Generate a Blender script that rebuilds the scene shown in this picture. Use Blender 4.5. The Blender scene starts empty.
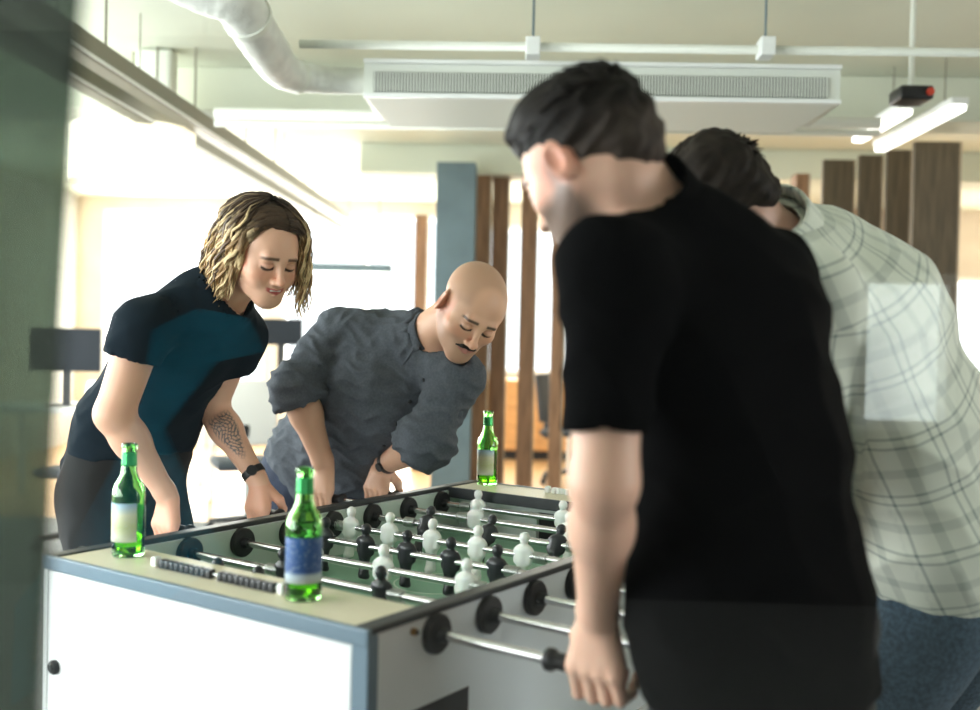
import bpy, bmesh, math, random
import numpy as np
from math import sin, cos, pi, radians, sqrt, atan2
from mathutils import Vector, Matrix

S = bpy.context.scene
COL = S.collection
rng = random.Random(7)
nrg = np.random.RandomState(3)

# ------------------------------------------------------------------ camera
FPX = 1047.4
CAM = np.array([1.839, -1.181, 1.341])
YAW, PITCH, ROLL = -.602, -.019, .022
FW = np.array([sin(YAW)*cos(PITCH), cos(YAW)*cos(PITCH), sin(PITCH)])
_r = np.array([cos(YAW), -sin(YAW), 0.])
_u = np.cross(_r, FW)
RT = _r*cos(ROLL) + _u*sin(ROLL)
UP = -_r*sin(ROLL) + _u*cos(ROLL)

def at(px, py, d):
    """world point seen at a photo position, d metres in front of the camera"""
    return CAM + d*(FW + RT*(px-490)/FPX - UP*(py-355)/FPX)

def cv(a, b, c):
    """camera-relative direction (right, up, towards camera) as a world unit vector"""
    v = a*RT + b*UP - c*FW
    return v/np.linalg.norm(v)

cam_data = bpy.data.cameras.new('camera')
cam = bpy.data.objects.new('camera', cam_data)
COL.objects.link(cam)
cam.matrix_world = Matrix(((RT[0], UP[0], -FW[0], CAM[0]), (RT[1], UP[1], -FW[1], CAM[1]), (RT[2], UP[2], -FW[2], CAM[2]), (0, 0, 0, 1)))
cam_data.sensor_width = 36
cam_data.lens = FPX/980*36
cam_data.clip_start = .02
cam_data.dof.use_dof = True
cam_data.dof.focus_distance = 2.6
cam_data.dof.aperture_fstop = 2.0
S.camera = cam

# ------------------------------------------------------------------ world, light, exposure
world = bpy.data.worlds.new('sky')
S.world = world
world.use_nodes = True
wb = world.node_tree.nodes['Background']
wb.inputs[0].default_value = (.93, .97, 1, 1)
wb.inputs[1].default_value = 2.2
S.view_settings.view_transform = 'Standard'
S.view_settings.look = 'None'
S.view_settings.gamma = 1
S.view_settings.use_curve_mapping = False
S.view_settings.exposure = 0.22

RA = .569                                   # the room is turned against the table
def room_pt(u, v, z):
    return (CAM[0] + u*cos(RA) - v*sin(RA), CAM[1] + u*sin(RA) + v*cos(RA), z)

def window_light(u, v, z, w, h, du, dv, power, col):
    l = bpy.data.lights.new('daylight', 'AREA')
    l.shape = 'RECTANGLE'; l.size = w; l.size_y = h; l.energy = power; l.color = col
    o = bpy.data.objects.new('daylight', l); COL.objects.link(o)
    o.location = room_pt(u, v, z)
    a = Vector(room_pt(du, dv, 0)) - Vector(room_pt(0, 0, 0))
    o.rotation_euler = a.to_track_quat('-Z', 'Y').to_euler()
    return o
DAY = (.93, .98, 1.)
# window openings: (wall, centre along the wall, centre z, width, height, power, colour)
WINDOWS = [('left', -2.4, 1.62, 3.0, 2.2, 240, DAY), ('left', 1.2, 1.62, 3.0, 2.2, 240, DAY), ('left', 4.8, 1.62, 3.0, 2.2, 240, DAY), ('left', 8.4, 1.62, 3.0, 2.2, 240, DAY),
           ('back', -3.95, 1.55, 1.9, 2.3, 190, (1, .98, .93)), ('back', -1.85, 1.55, 1.9, 2.3, 190, (1, .98, .93)), ('back', .45, 1.75, 2.2, 1.7, 120, (1, .95, .85)), ('back', 5.4, 1.35, 1.5, 1.5, 110, (1, .92, .8)),
           ('right', 9.0, 1.6, 3.0, 1.8, 90, (1, .9, .75)), ('right', 0.6, 1.62, 3.2, 2.0, 125, DAY),  # the nearer right window is added to brighten the table side
           ('rear', -4.1, 1.55, 1.9, 2.0, 160, DAY), ('rear', 1.93, 1.30, .50, .80, 4.5, (.85, 1, .95))]
UL, UR, VB, VR, CZ = -5.2, 6.5, 12.0, -4.2, 2.85
for wl, c, z, w, h, p, col in WINDOWS:
    if wl == 'left': window_light(UL-.16, c, z, w, h, 1, 0, p, col)
    if wl == 'right': window_light(UR+.16, c, z, w, h, -1, 0, p, col)
    if wl == 'back': window_light(c, VB+.16, z, w, h, 0, -1, p, col)
    if wl == 'rear': window_light(c, VR-.16, z, w, h, 0, 1, p, col)

# ------------------------------------------------------------------ materials
def mat(name, col, rough=.6, metal=0, spec=.5, emit=None, estr=0, trans=0, sss=0, bump=None, attr=None, noise=None, coat=0, ior=1.45, sheen=0):
    m = bpy.data.materials.new(name); m.use_nodes = True
    nt = m.node_tree; b = nt.nodes['Principled BSDF']
    b.inputs['Base Color'].default_value = (*col, 1)
    b.inputs['Roughness'].default_value = rough
    b.inputs['Metallic'].default_value = metal
    b.inputs['Specular IOR Level'].default_value = spec
    b.inputs['Transmission Weight'].default_value = trans
    b.inputs['IOR'].default_value = ior
    b.inputs['Coat Weight'].default_value = coat
    b.inputs['Sheen Weight'].default_value = sheen
    if sss:
        b.inputs['Subsurface Weight'].default_value = sss
        b.inputs['Subsurface Radius'].default_value = (1, .35, .2)
        b.inputs['Subsurface Scale'].default_value = .012
    if emit:
        b.inputs['Emission Color'].default_value = (*emit, 1)
        b.inputs['Emission Strength'].default_value = estr
    src = None
    if attr:
        a = nt.nodes.new('ShaderNodeAttribute'); a.attribute_name = attr
        src = a.outputs['Color']
    if noise:                                # (scale, amount, stretch)
        sc, am = noise[0], noise[1]
        tc = nt.nodes.new('ShaderNodeTexCoord')
        mp = nt.nodes.new('ShaderNodeMapping')
        if len(noise) > 2: mp.inputs['Scale'].default_value = noise[2]
        nz = nt.nodes.new('ShaderNodeTexNoise'); nz.inputs['Scale'].default_value = sc; nz.inputs['Detail'].default_value = 5
        nt.links.new(tc.outputs['Object'], mp.inputs[0]); nt.links.new(mp.outputs[0], nz.inputs['Vector'])
        mr = nt.nodes.new('ShaderNodeMapRange')
        mr.inputs[1].default_value = .3; mr.inputs[2].default_value = .7
        mr.inputs[3].default_value = 1-am; mr.inputs[4].default_value = 1+am
        nt.links.new(nz.outputs['Fac'], mr.inputs[0])
        vm = nt.nodes.new('ShaderNodeVectorMath'); vm.operation = 'SCALE'
        if src: nt.links.new(src, vm.inputs[0])
        else: vm.inputs[0].default_value = col
        nt.links.new(mr.outputs[0], vm.inputs['Scale'])
        src = vm.outputs[0]
    if src: nt.links.new(src, b.inputs['Base Color'])
    if bump:                                 # (scale, strength, distance)
        tc = nt.nodes.new('ShaderNodeTexCoord')
        nz = nt.nodes.new('ShaderNodeTexNoise'); nz.inputs['Scale'].default_value = bump[0]; nz.inputs['Detail'].default_value = 4
        nt.links.new(tc.outputs['Object'], nz.inputs['Vector'])
        bp = nt.nodes.new('ShaderNodeBump'); bp.inputs['Strength'].default_value = bump[1]; bp.inputs['Distance'].default_value = bump[2]
        nt.links.new(nz.outputs['Fac'], bp.inputs['Height']); nt.links.new(bp.outputs[0], b.inputs['Normal'])
    return m

def glass_mat(name, tint, refl_rough=0., veil=0., veil_col=(.2, .24, .2)):
    m = bpy.data.materials.new(name); m.use_nodes = True
    nt = m.node_tree; nt.nodes.clear()
    out = nt.nodes.new('ShaderNodeOutputMaterial')
    tr = nt.nodes.new('ShaderNodeBsdfTransparent'); tr.inputs[0].default_value = (*tint, 1)
    gl = nt.nodes.new('ShaderNodeBsdfGlossy'); gl.inputs['Roughness'].default_value = refl_rough
    fr = nt.nodes.new('ShaderNodeFresnel'); fr.inputs[0].default_value = 1.45
    mx = nt.nodes.new('ShaderNodeMixShader')
    nt.links.new(fr.outputs[0], mx.inputs[0]); nt.links.new(tr.outputs[0], mx.inputs[1]); nt.links.new(gl.outputs[0], mx.inputs[2])
    last = mx
    if veil:
        df = nt.nodes.new('ShaderNodeBsdfDiffuse'); df.inputs[0].default_value = (*veil_col, 1)
        m2 = nt.nodes.new('ShaderNodeMixShader'); m2.inputs[0].default_value = veil
        nt.links.new(mx.outputs[0], m2.inputs[1]); nt.links.new(df.outputs[0], m2.inputs[2]); last = m2
    nt.links.new(last.outputs[0], out.inputs[0])
    return m

M = {}
M['ceiling'] = mat('ceiling_paint', (.66, .69, .57), .8, noise=(1.2, .05), bump=(30, .1, .01))
M['wall'] = mat('wall_paint', (.72, .70, .64), .8, noise=(2, .04))
M['wall_warm'] = mat('warm_wall_paint', (.62, .42, .27), .8, noise=(3, .25))
M['wall_back'] = mat('beige_wall_paint', (.66, .60, .50), .8, noise=(3, .08))
M['wall_dark'] = mat('darkened_rear_wall', (.014, .016, .016), .85, noise=(3, .2))  # rear room's dimness put into the wall colour, for dark reflections
M['floor'] = mat('grey_carpet', (.20, .205, .20), .95, noise=(160, .5), bump=(300, .4, .004))
M['wood_floor'] = mat('oak_floor', (.58, .36, .18), .35, noise=(6, .25, (1, 8, 1)))
M['pipe'] = mat('painted_pipe', (.70, .72, .64), .5)
M['duct'] = mat('duct_sleeve', (.68, .69, .64), .45, bump=(40, .4, .01), noise=(14, .12))
M['rail'] = mat('olive_painted_steel', (.22, .21, .155), .5)
M['white'] = mat('white_enamel', (.82, .84, .82), .4)
M['acwhite'] = mat('unit_casing', (.72, .75, .68), .45)
M['acdark'] = mat('grille_dark', (.08, .09, .08), .8)
M['blue_paint'] = mat('blue_grey_paint', (.12, .17, .19), .7, noise=(5, .12))
M['slat'] = mat('brown_timber', (.23, .125, .065), .6, noise=(7, .35, (6, 6, .5)))
M['slat2'] = mat('smoked_timber', (.10, .075, .045), .6, noise=(7, .35, (6, 6, .5)))
M['slat_edge'] = mat('pale_timber_edge', (.42, .34, .24), .6, noise=(7, .2, (6, 6, .5)))
M['lamp'] = mat('lamp_tube', (.9, .9, .88), .5, emit=(1, .98, .92), estr=2.5)
M['shade'] = mat('glowing_shade', (.9, .86, .74), .7, emit=(1, .9, .68), estr=.9)
M['black'] = mat('black_plastic', (.012, .012, .013), .45)
M['screen'] = mat('screen_glass', (.012, .016, .022), .5, spec=.2)
M['red'] = mat('red_plastic', (.6, .06, .03), .4)
M['chrome'] = mat('chrome', (.60, .585, .59), .22, metal=1)
M['steel'] = mat('spring_steel', (.6, .62, .6), .3, metal=1)
M['tabwhite'] = mat('white_laminate', (.86, .88, .88), .35, noise=(3, .02))
M['tabside'] = mat('grey_laminate', (.74, .80, .82), .35, noise=(3, .03))
M['inner'] = mat('pale_inner_laminate', (.55, .63, .57), .35)
M['plateau'] = mat('cream_laminate', (.82, .75, .56), .4, noise=(8, .05))
M['edge'] = mat('blue_grey_edging', (.15, .22, .28), .35)
M['rim'] = mat('dark_edging', (.03, .035, .037), .4)
M['field'] = mat('green_field', (.25, .46, .32), .5, noise=(5, .06))
M['fline'] = mat('field_line', (.62, .72, .62), .5)
M['pwhite'] = mat('white_player', (.86, .88, .84), .35, sss=.1)
M['pblack'] = mat('black_player', (.022, .024, .028), .3)
M['bottle'] = mat('green_glass', (.45, .95, .38), .04, trans=1, ior=1.45)
M['beer'] = mat('beer', (.62, .80, .06), .0, trans=1, ior=1.33)
M['foil'] = mat('green_foil', (.05, .42, .12), .3, metal=.5)
M['glass'] = glass_mat('clear_glass', (.985, .995, .99))
M['tint'] = glass_mat('tinted_glass', (.27, .33, .29), veil=.4, veil_col=(.095, .11, .092))
M['skin'] = mat('skin', (.7, .45, .33), .48, sss=.12, attr='Col', bump=(260, .06, .002))
M['haircol'] = mat('hair', (.1, .07, .05), .5, spec=.3, attr='Col', noise=(60, .25))
M['darkhair'] = mat('dark_hair', (.02, .015, .01), .6, spec=.15, attr='Col', noise=(60, .25))
M['eye'] = mat('eye', (.6, .58, .55), .1)
M['teeth'] = mat('teeth', (.8, .76, .7), .25)
M['tee'] = mat('dark_navy_jersey', (.006, .013, .020), .9, spec=.15, bump=(500, .1, .001))
M['blacktee'] = mat('black_jersey', (.003, .003, .0033), .95, spec=.04, bump=(500, .08, .001))
M['chambray'] = mat('grey_chambray', (.075, .084, .098), .9, spec=.25, noise=(160, .18), bump=(400, .15, .001))
M['navy'] = mat('navy_cotton', (.022, .03, .055), .9, noise=(40, .2))
M['darkpants'] = mat('black_cotton', (.012, .013, .014), .9)
M['jeans'] = mat('blue_denim', (.05, .085, .12), .9, noise=(120, .4), bump=(400, .2, .001))
M['shoe'] = mat('shoe_leather', (.03, .025, .02), .5)
M['button'] = mat('shirt_button', (.01, .01, .012), .3)
M['deskwhite'] = mat('desk_white', (.8, .8, .78), .4)
M['chairgrey'] = mat('chair_fabric', (.05, .06, .07), .8)

def plaid_material():
    m = mat('plaid_flannel', (.6, .6, .52), .9, sheen=.2, bump=(300, .15, .001))
    nt = m.node_tree; b = nt.nodes['Principled BSDF']
    a = nt.nodes.new('ShaderNodeAttribute'); a.attribute_name = 'Cloth'
    sp = nt.nodes.new('ShaderNodeSeparateXYZ'); nt.links.new(a.outputs['Vector'], sp.inputs[0])
    def mth(op, x, y=None):
        n = nt.nodes.new('ShaderNodeMath'); n.operation = op
        for i, q in enumerate((x, y)):
            if q is None: continue
            if isinstance(q, (int, float)): n.inputs[i].default_value = q
            else: nt.links.new(q, n.inputs[i])
        return n.outputs[0]
    def stripe(co, period, off, width):
        f = mth('FRACT', mth('ADD', mth('DIVIDE', co, period), off))
        d = mth('ABSOLUTE', mth('SUBTRACT', f, .5))
        return mth('LESS_THAN', d, width/period/2)
    tot = None
    for co in (sp.outputs['X'], sp.outputs['Y']):
        for off, w, s in ((0, .005, .42), (.15, .005, .42), (.55, .018, .22)):
            q = mth('MULTIPLY', stripe(co, .115, off, w), s)
            tot = q if tot is None else mth('ADD', tot, q)
    tot = mth('MINIMUM', tot, .85)
    mx = nt.nodes.new('ShaderNodeMix'); mx.data_type = 'RGBA'
    nt.links.new(tot, mx.inputs[0])
    mx.inputs[6].default_value = (.72, .75, .65, 1); mx.inputs[7].default_value = (.10, .155, .15, 1)
    nt.links.new(mx.outputs[2], b.inputs['Base Color'])
    return m
M['plaid'] = plaid_material()

def label_material(name, kind):
    m = mat(name, (.1, .2, .45), .45)
    nt = m.node_tree; b = nt.nodes['Principled BSDF']
    tc = nt.nodes.new('ShaderNodeTexCoord')
    sp = nt.nodes.new('ShaderNodeSeparateXYZ'); nt.links.new(tc.outputs['Object'], sp.inputs[0])
    cr = nt.nodes.new('ShaderNodeValToRGB')
    mr = nt.nodes.new('ShaderNodeMapRange'); mr.inputs[1].default_value = .03; mr.inputs[2].default_value = .125
    nt.links.new(sp.outputs['Z'], mr.inputs[0]); nt.links.new(mr.outputs[0], cr.inputs[0])
    if kind == 'blue':
        st = [(0, (.55, .6, .62)), (.13, (.45, .55, .62)), (.2, (.03, .09, .27)), (.78, (.03, .11, .33)), (.86, (.35, .48, .6)), (1, (.1, .2, .4))]
    else:
        st = [(0, (.7, .72, .6)), (.3, (.55, .6, .3)), (.55, (.75, .75, .55)), (.72, (.45, .62, .72)), (.9, (.12, .3, .5)), (1, (.6, .68, .75))]
    e = cr.color_ramp.elements
    e[0].position, e[0].color = st[0][0], (*st[0][1], 1)
    e[1].position, e[1].color = st[-1][0], (*st[-1][1], 1)
    for p, c in st[1:-1]:
        q = e.new(p); q.color = (*c, 1)
    nz = nt.nodes.new('ShaderNodeTexNoise'); nz.inputs['Scale'].default_value = 190
    nt.links.new(tc.outputs['Object'], nz.inputs['Vector'])
    th = nt.nodes.new('ShaderNodeMapRange'); th.inputs[1].default_value = .56; th.inputs[2].default_value = .62
    th.inputs[4].default_value = .3
    nt.links.new(nz.outputs['Fac'], th.inputs[0])
    mx = nt.nodes.new('ShaderNodeMix'); mx.data_type = 'RGBA'
    nt.links.new(th.outputs[0], mx.inputs[0]); nt.links.new(cr.outputs[0], mx.inputs[6]); mx.inputs[7].default_value = (.55, .65, .72, 1)
    nt.links.new(mx.outputs[2], b.inputs['Base Color'])
    return m
M['label_blue'] = label_material('blue_bottle_label', 'blue')
M['label_pale'] = label_material('pale_bottle_label', 'pale')

# ------------------------------------------------------------------ mesh helpers
def link(name, me, m=None, parent=None, smooth=False):
    o = bpy.data.objects.new(name, me); COL.objects.link(o)
    if m is not None: me.materials.append(m)
    if smooth: me.polygons.foreach_set('use_smooth', [True]*len(me.polygons))
    if parent is not None: o.parent = parent
    return o

class MB:
    """collects shapes, builds ONE mesh object"""
    def __init__(s): s.bm = bmesh.new()
    def box(s, lo, hi, bev=0, rot=None, about=None):
        lo, hi = Vector(lo), Vector(hi)
        r = bmesh.ops.create_cube(s.bm, size=1)
        c = (lo+hi)/2; d = hi-lo
        vs = r['verts']
        for v in vs: v.co = Vector((v.co.x*d.x, v.co.y*d.y, v.co.z*d.z)) + c
        if rot is not None:
            bmesh.ops.rotate(s.bm, verts=vs, cent=Vector(about) if about else c, matrix=rot)
        if bev:
            es = set(e for v in vs for e in v.link_edges)
            bmesh.ops.bevel(s.bm, geom=list(es), offset=bev, segments=3, affect='EDGES', profile=.5)
        return s
    def tube(s, pts, r, seg=12, cap=True):
        pts = [Vector(p) for p in pts]
        rs = r if isinstance(r, (list, tuple)) else [r]*len(pts)
        rings = []; prev = None
        for i, p in enumerate(pts):
            t = (pts[min(i+1, len(pts)-1)] - pts[max(i-1, 0)]).normalized()
            if prev is None: a = t.orthogonal().normalized()
            else: a = (prev - t*prev.dot(t)).normalized()
            prev = a; b = t.cross(a)
            rings.append([s.bm.verts.new(p + (a*cos(k*2*pi/seg) + b*sin(k*2*pi/seg))*rs[i]) for k in range(seg)])
        for i in range(len(rings)-1):
            for k in range(seg):
                s.bm.faces.new((rings[i][k], rings[i][(k+1) % seg], rings[i+1][(k+1) % seg], rings[i+1][k]))
        if cap:
            s.bm.faces.new(rings[0][::-1]); s.bm.faces.new(rings[-1])
        return s
    def lathe(s, prof, seg=32, loc=(0, 0, 0), closed=False):
        L = Vector(loc); rings = []
        for r, z in prof:
            if r < 1e-6: rings.append([s.bm.verts.new(L+Vector((0, 0, z)))])
            else: rings.append([s.bm.verts.new(L+Vector((r*cos(k*2*pi/seg), r*sin(k*2*pi/seg), z))) for k in range(seg)])
        for a, b in zip(rings, rings[1:]):
            for k in range(seg):
                k2 = (k+1) % seg
                if len(a) == 1 and len(b) == 1: continue
                if len(a) == 1: s.bm.faces.new((a[0], b[k2], b[k]))
                elif len(b) == 1: s.bm.faces.new((a[k], a[k2], b[0]))
                else: s.bm.faces.new((a[k], a[k2], b[k2], b[k]))
        return s
    def ball(s, c, r, seg=16, scale=(1, 1, 1)):
        q = bmesh.ops.create_uvsphere(s.bm, u_segments=seg, v_segments=seg//2+2, radius=r)
        for v in q['verts']: v.co = Vector((v.co.x*scale[0], v.co.y*scale[1], v.co.z*scale[2])) + Vector(c)
        return s
    def poly(s, pts, h):
        """extrudes a flat outline by vector h"""
        a = [s.bm.verts.new(p) for p in pts]; b = [s.bm.verts.new(Vector(p)+Vector(h)) for p in pts]
        n = len(a); s.bm.faces.new(a[::-1]); s.bm.faces.new(b)
        for i in range(n): s.bm.faces.new((a[i], a[(i+1) % n], b[(i+1) % n], b[i]))
        return s
    def mesh(s, name, smooth=False, auto=None):
        bmesh.ops.recalc_face_normals(s.bm, faces=s.bm.faces)
        me = bpy.data.meshes.new(name); s.bm.to_mesh(me); s.bm.free()
        if smooth or auto: me.polygons.foreach_set('use_smooth', [True]*len(me.polygons))
        if auto: me.set_sharp_from_angle(angle=radians(auto))
        return me
    def build(s, name, m, parent=None, smooth=False, auto=None, room=False):
        o = link(name, s.mesh(name, smooth, auto), m, parent)
        if room and parent is None: o.location = (CAM[0], CAM[1], 0); o.rotation_euler = (0, 0, RA)
        return o

def tag(o, label, cat, group=None, kind=None):
    o['label'] = label; o['category'] = cat
    if group: o['group'] = group
    if kind: o['kind'] = kind
    return o
def empty(name, loc, rz=0):
    o = bpy.data.objects.new(name, None); COL.objects.link(o); o.location = loc; o.rotation_euler = (0, 0, rz)
    o.empty_display_size = .1
    return o
def room_empty(name, u, v, z=0, rz=0): return empty(name, room_pt(u, v, z), RA+rz)
def struct(o): o['kind'] = 'structure'; return o
def dup(o, parent=None):
    c = o.copy(); COL.objects.link(c)
    if parent is not None: c.parent = parent
    for ch in list(o.children): dup(ch, c)
    return c

# ------------------------------------------------------------------ distance-field modelling kit
def nrm(v): v = np.asarray(v, float); return v/np.linalg.norm(v)
class Field:
    def __init__(s): s.ops = []
    def add(s, fn, lo, hi, k=.01, sub=False): s.ops.append((fn, np.array(lo, float), np.array(hi, float), k, sub)); return s
    def cone(s, a, b, ra, rb, k=.02, sub=False, lat=None, q=1., qb=None, flat=False):
        a = np.array(a, float); b = np.array(b, float); ba = b-a; L2 = max(ba@ba, 1e-9); dr = ba/sqrt(L2)
        qb = q if qb is None else qb
        if lat is not None: lat = nrm(np.array(lat) - dr*(np.array(lat)@dr))
        def fn(x, y, z):
            dx, dy, dz = x-a[0], y-a[1], z-a[2]
            t = np.clip((dx*ba[0]+dy*ba[1]+dz*ba[2])/L2, 0, 1)
            ex, ey, ez = dx-t*ba[0], dy-t*ba[1], dz-t*ba[2]
            if lat is not None:
                w = (ex*lat[0]+ey*lat[1]+ez*lat[2])*(1/(q+(qb-q)*t)-1)
                ex = ex+lat[0]*w; ey = ey+lat[1]*w; ez = ez+lat[2]*w
            d = np.sqrt(ex*ex+ey*ey+ez*ez) - (ra+(rb-ra)*t)
            if flat: d = np.maximum(d, (x-b[0])*dr[0]+(y-b[1])*dr[1]+(z-b[2])*dr[2])
            return d
        R = max(ra, rb)*max(1, q, qb)
        return s.add(fn, np.minimum(a, b)-R, np.maximum(a, b)+R, k, sub)
    def ell(s, c, rad, ax=None, k=.02, sub=False):
        c = np.array(c, float); A = np.eye(3) if ax is None else np.array(ax, float); r = np.array(rad, float)
        def fn(x, y, z):
            dx, dy, dz = x-c[0], y-c[1], z-c[2]
            p = [(dx*A[i][0]+dy*A[i][1]+dz*A[i][2])/r[i] for i in range(3)]
            k0 = np.sqrt(p[0]**2+p[1]**2+p[2]**2)
            k1 = np.sqrt((p[0]/r[0])**2+(p[1]/r[1])**2+(p[2]/r[2])**2)+1e-9
            return k0*(k0-1)/k1
        R = r.max()
        return s.add(fn, c-R, c+R, k, sub)
    def cut(s, p, n):
        """keeps the side the normal points away from"""
        p = np.array(p, float); n = nrm(n)
        s.ops.append(('cut', lambda x, y, z: (x-p[0])*n[0]+(y-p[1])*n[1]+(z-p[2])*n[2], None, 0, False)); return s
    def carve(s, other, off):
        s.ops.append(('carve', other, off, 0, False)); return s
    def bounds(s):
        lo = np.min([o[1] for o in s.ops if not isinstance(o[0], str) and not o[4]], 0); hi = np.max([o[2] for o in s.ops if not isinstance(o[0], str) and not o[4]], 0)
        return lo, hi
    @staticmethod
    def comb(d, e, k, sub):
        if sub:
            h = np.maximum(k-np.abs(d+e), 0)/k
            return np.maximum(d, -e)+h*h*k*.25
        h = np.maximum(k-np.abs(d-e), 0)/k
        return np.minimum(d, e)-h*h*k*.25
    def grid(s, lo, n, h):
        D = np.full(n, 1., np.float32)
        ax = [lo[i]+h*np.arange(n[i], dtype=np.float32) for i in range(3)]
        for fn, a, b, k, sub in s.ops:
            if isinstance(fn, str):
                if fn == 'cut': D = np.maximum(D, a(ax[0][:, None, None], ax[1][None, :, None], ax[2][None, None, :]))
                else: D = np.maximum(D, b-a.grid(lo, n, h))
                continue
            m = k+3*h
            i0 = [max(0, int((a[i]-m-lo[i])/h)) for i in range(3)]; i1 = [min(n[i], int((b[i]+m-lo[i])/h)+2) for i in range(3)]
            if any(i1[i] <= i0[i] for i in range(3)): continue
            sl = tuple(slice(i0[i], i1[i]) for i in range(3))
            e = fn(ax[0][sl[0]][:, None, None], ax[1][sl[1]][None, :, None], ax[2][sl[2]][None, None, :])
            D[sl] = s.comb(D[sl], e, k, sub)
        return D
    def pts(s, P):
        D = np.full(len(P), 1.)
        for fn, a, b, k, sub in s.ops:
            if isinstance(fn, str):
                if fn == 'cut': D = np.maximum(D, a(P[:, 0], P[:, 1], P[:, 2]))
                else: D = np.maximum(D, b-a.pts(P))
                continue
            m = np.all((P > a-k-.03) & (P < b+k+.03), 1)
            if not m.any(): continue
            Q = P[m]; D[m] = s.comb(D[m], fn(Q[:, 0], Q[:, 1], Q[:, 2]), k, sub)
        return D

def surface(F, h):
    lo, hi = F.bounds(); lo = lo-.03; hi = hi+.03
    n = tuple(int((hi[i]-lo[i])/h)+2 for i in range(3))
    D = F.grid(lo, n, h)
    I = D < 0
    c = np.zeros(tuple(q-1 for q in n), np.int8)
    for dx in (0, 1):
        for dy in (0, 1):
            for dz in (0, 1):
                c += I[dx:n[0]-1+dx, dy:n[1]-1+dy, dz:n[2]-1+dz]
    i, j, k = np.nonzero((c > 0) & (c < 8))
    ids = np.full(c.shape, -1, np.int32); ids[i, j, k] = np.arange(len(i))
    acc = np.zeros((len(i), 3)); cnt = np.zeros(len(i))
    cor = [(a, b, e) for a in (0, 1) for b in (0, 1) for e in (0, 1)]
    val = {q: D[i+q[0], j+q[1], k+q[2]] for q in cor}
    for q in cor:
        for ax in range(3):
            if q[ax]: continue
            w = list(q); w[ax] = 1; w = tuple(w)
            a, b = val[q], val[w]; m = (a < 0) != (b < 0)
            t = a[m]/(a[m]-b[m])
            p = np.tile(np.array(q, float), (m.sum(), 1)); p[:, ax] += t
            acc[m] += p; cnt[m] += 1
    V = (acc/cnt[:, None] + np.stack([i, j, k], 1))*h + lo
    faces = []
    for ax in range(3):
        sa = [slice(None)]*3; sb = [slice(None)]*3; sa[ax] = slice(0, -1); sb[ax] = slice(1, None)
        A = I[tuple(sa)]; B = I[tuple(sb)]
        e = np.stack(np.nonzero(A != B), 1)
        o1, o2 = [(1, 2), (2, 0), (0, 1)][ax]
        ok = (e[:, o1] > 0) & (e[:, o2] > 0) & (e[:, o1] < n[o1]-1) & (e[:, o2] < n[o2]-1); e = e[ok]
        ins = A[e[:, 0], e[:, 1], e[:, 2]]
        def cell(d1, d2):
            q = e.copy(); q[:, o1] += d1; q[:, o2] += d2
            return ids[q[:, 0], q[:, 1], q[:, 2]]
        Q = np.stack([cell(-1, -1), cell(0, -1), cell(0, 0), cell(-1, 0)], 1)
        Q[~ins] = Q[~ins][:, ::-1]
        faces.append(Q)
    Fc = np.concatenate(faces); Fc = Fc[(Fc >= 0).all(1)]
    return V, Fc

def np_mesh(name, V, Fc):
    me = bpy.data.meshes.new(name)
    me.vertices.add(len(V)); me.vertices.foreach_set('co', V.astype(np.float32).ravel())
    me.loops.add(Fc.size); me.loops.foreach_set('vertex_index', Fc.astype(np.int32).ravel())
    me.polygons.add(len(Fc)); me.polygons.foreach_set('loop_start', np.arange(0, Fc.size, 4, dtype=np.int32))
    me.polygons.foreach_set('use_smooth', np.ones(len(Fc), bool))
    me.update(calc_edges=True); me.validate()
    return me
def get_co(me):
    a = np.empty(len(me.vertices)*3, np.float32); me.vertices.foreach_get('co', a); return a.reshape(-1, 3).astype(float)
def set_co(me, V): me.vertices.foreach_set('co', V.astype(np.float32).ravel()); me.update()
def get_no(me):
    a = np.empty(len(me.vertices)*3, np.float32); me.vertex_normals.foreach_get('vector', a); return a.reshape(-1, 3).astype(float)
def project(F, V, it=2, e=.0012):
    for _ in range(it):
        d = F.pts(V)
        g = np.stack([F.pts(V+np.eye(3)[i]*e)-F.pts(V-np.eye(3)[i]*e) for i in range(3)], 1)/(2*e)
        gn = np.maximum((g*g).sum(1), .25)
        V = V - g*(np.clip(d, -.004, .004)/gn)[:, None]
    return V
def refine(me, F, zones):
    """finer faces inside the given spheres, pulled onto the exact surface"""
    bm = bmesh.new(); bm.from_mesh(me)
    for c, r in zones:
        c = Vector(c)
        es = [e for e in bm.edges if (e.verts[0].co-c).length < r and (e.verts[1].co-c).length < r]
        bmesh.ops.subdivide_edges(bm, edges=es, cuts=1, use_grid_fill=True)
    bm.to_mesh(me); bm.free()
    V = get_co(me)
    m = np.zeros(len(V), bool)
    for c, r in zones: m |= np.linalg.norm(V-np.array(c), axis=1) < r
    V[m] = project(F, V[m]); set_co(me, V)
    me.polygons.foreach_set('use_smooth', [True]*len(me.polygons))
def set_attr(me, name, A, typ='FLOAT_COLOR'):
    at_ = me.attributes.new(name, typ, 'POINT')
    if typ == 'FLOAT_COLOR':
        A = np.concatenate([A, np.ones((len(A), 1))], 1); at_.data.foreach_set('color', A.astype(np.float32).ravel())
    else: at_.data.foreach_set('vector', A.astype(np.float32).ravel())

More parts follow.
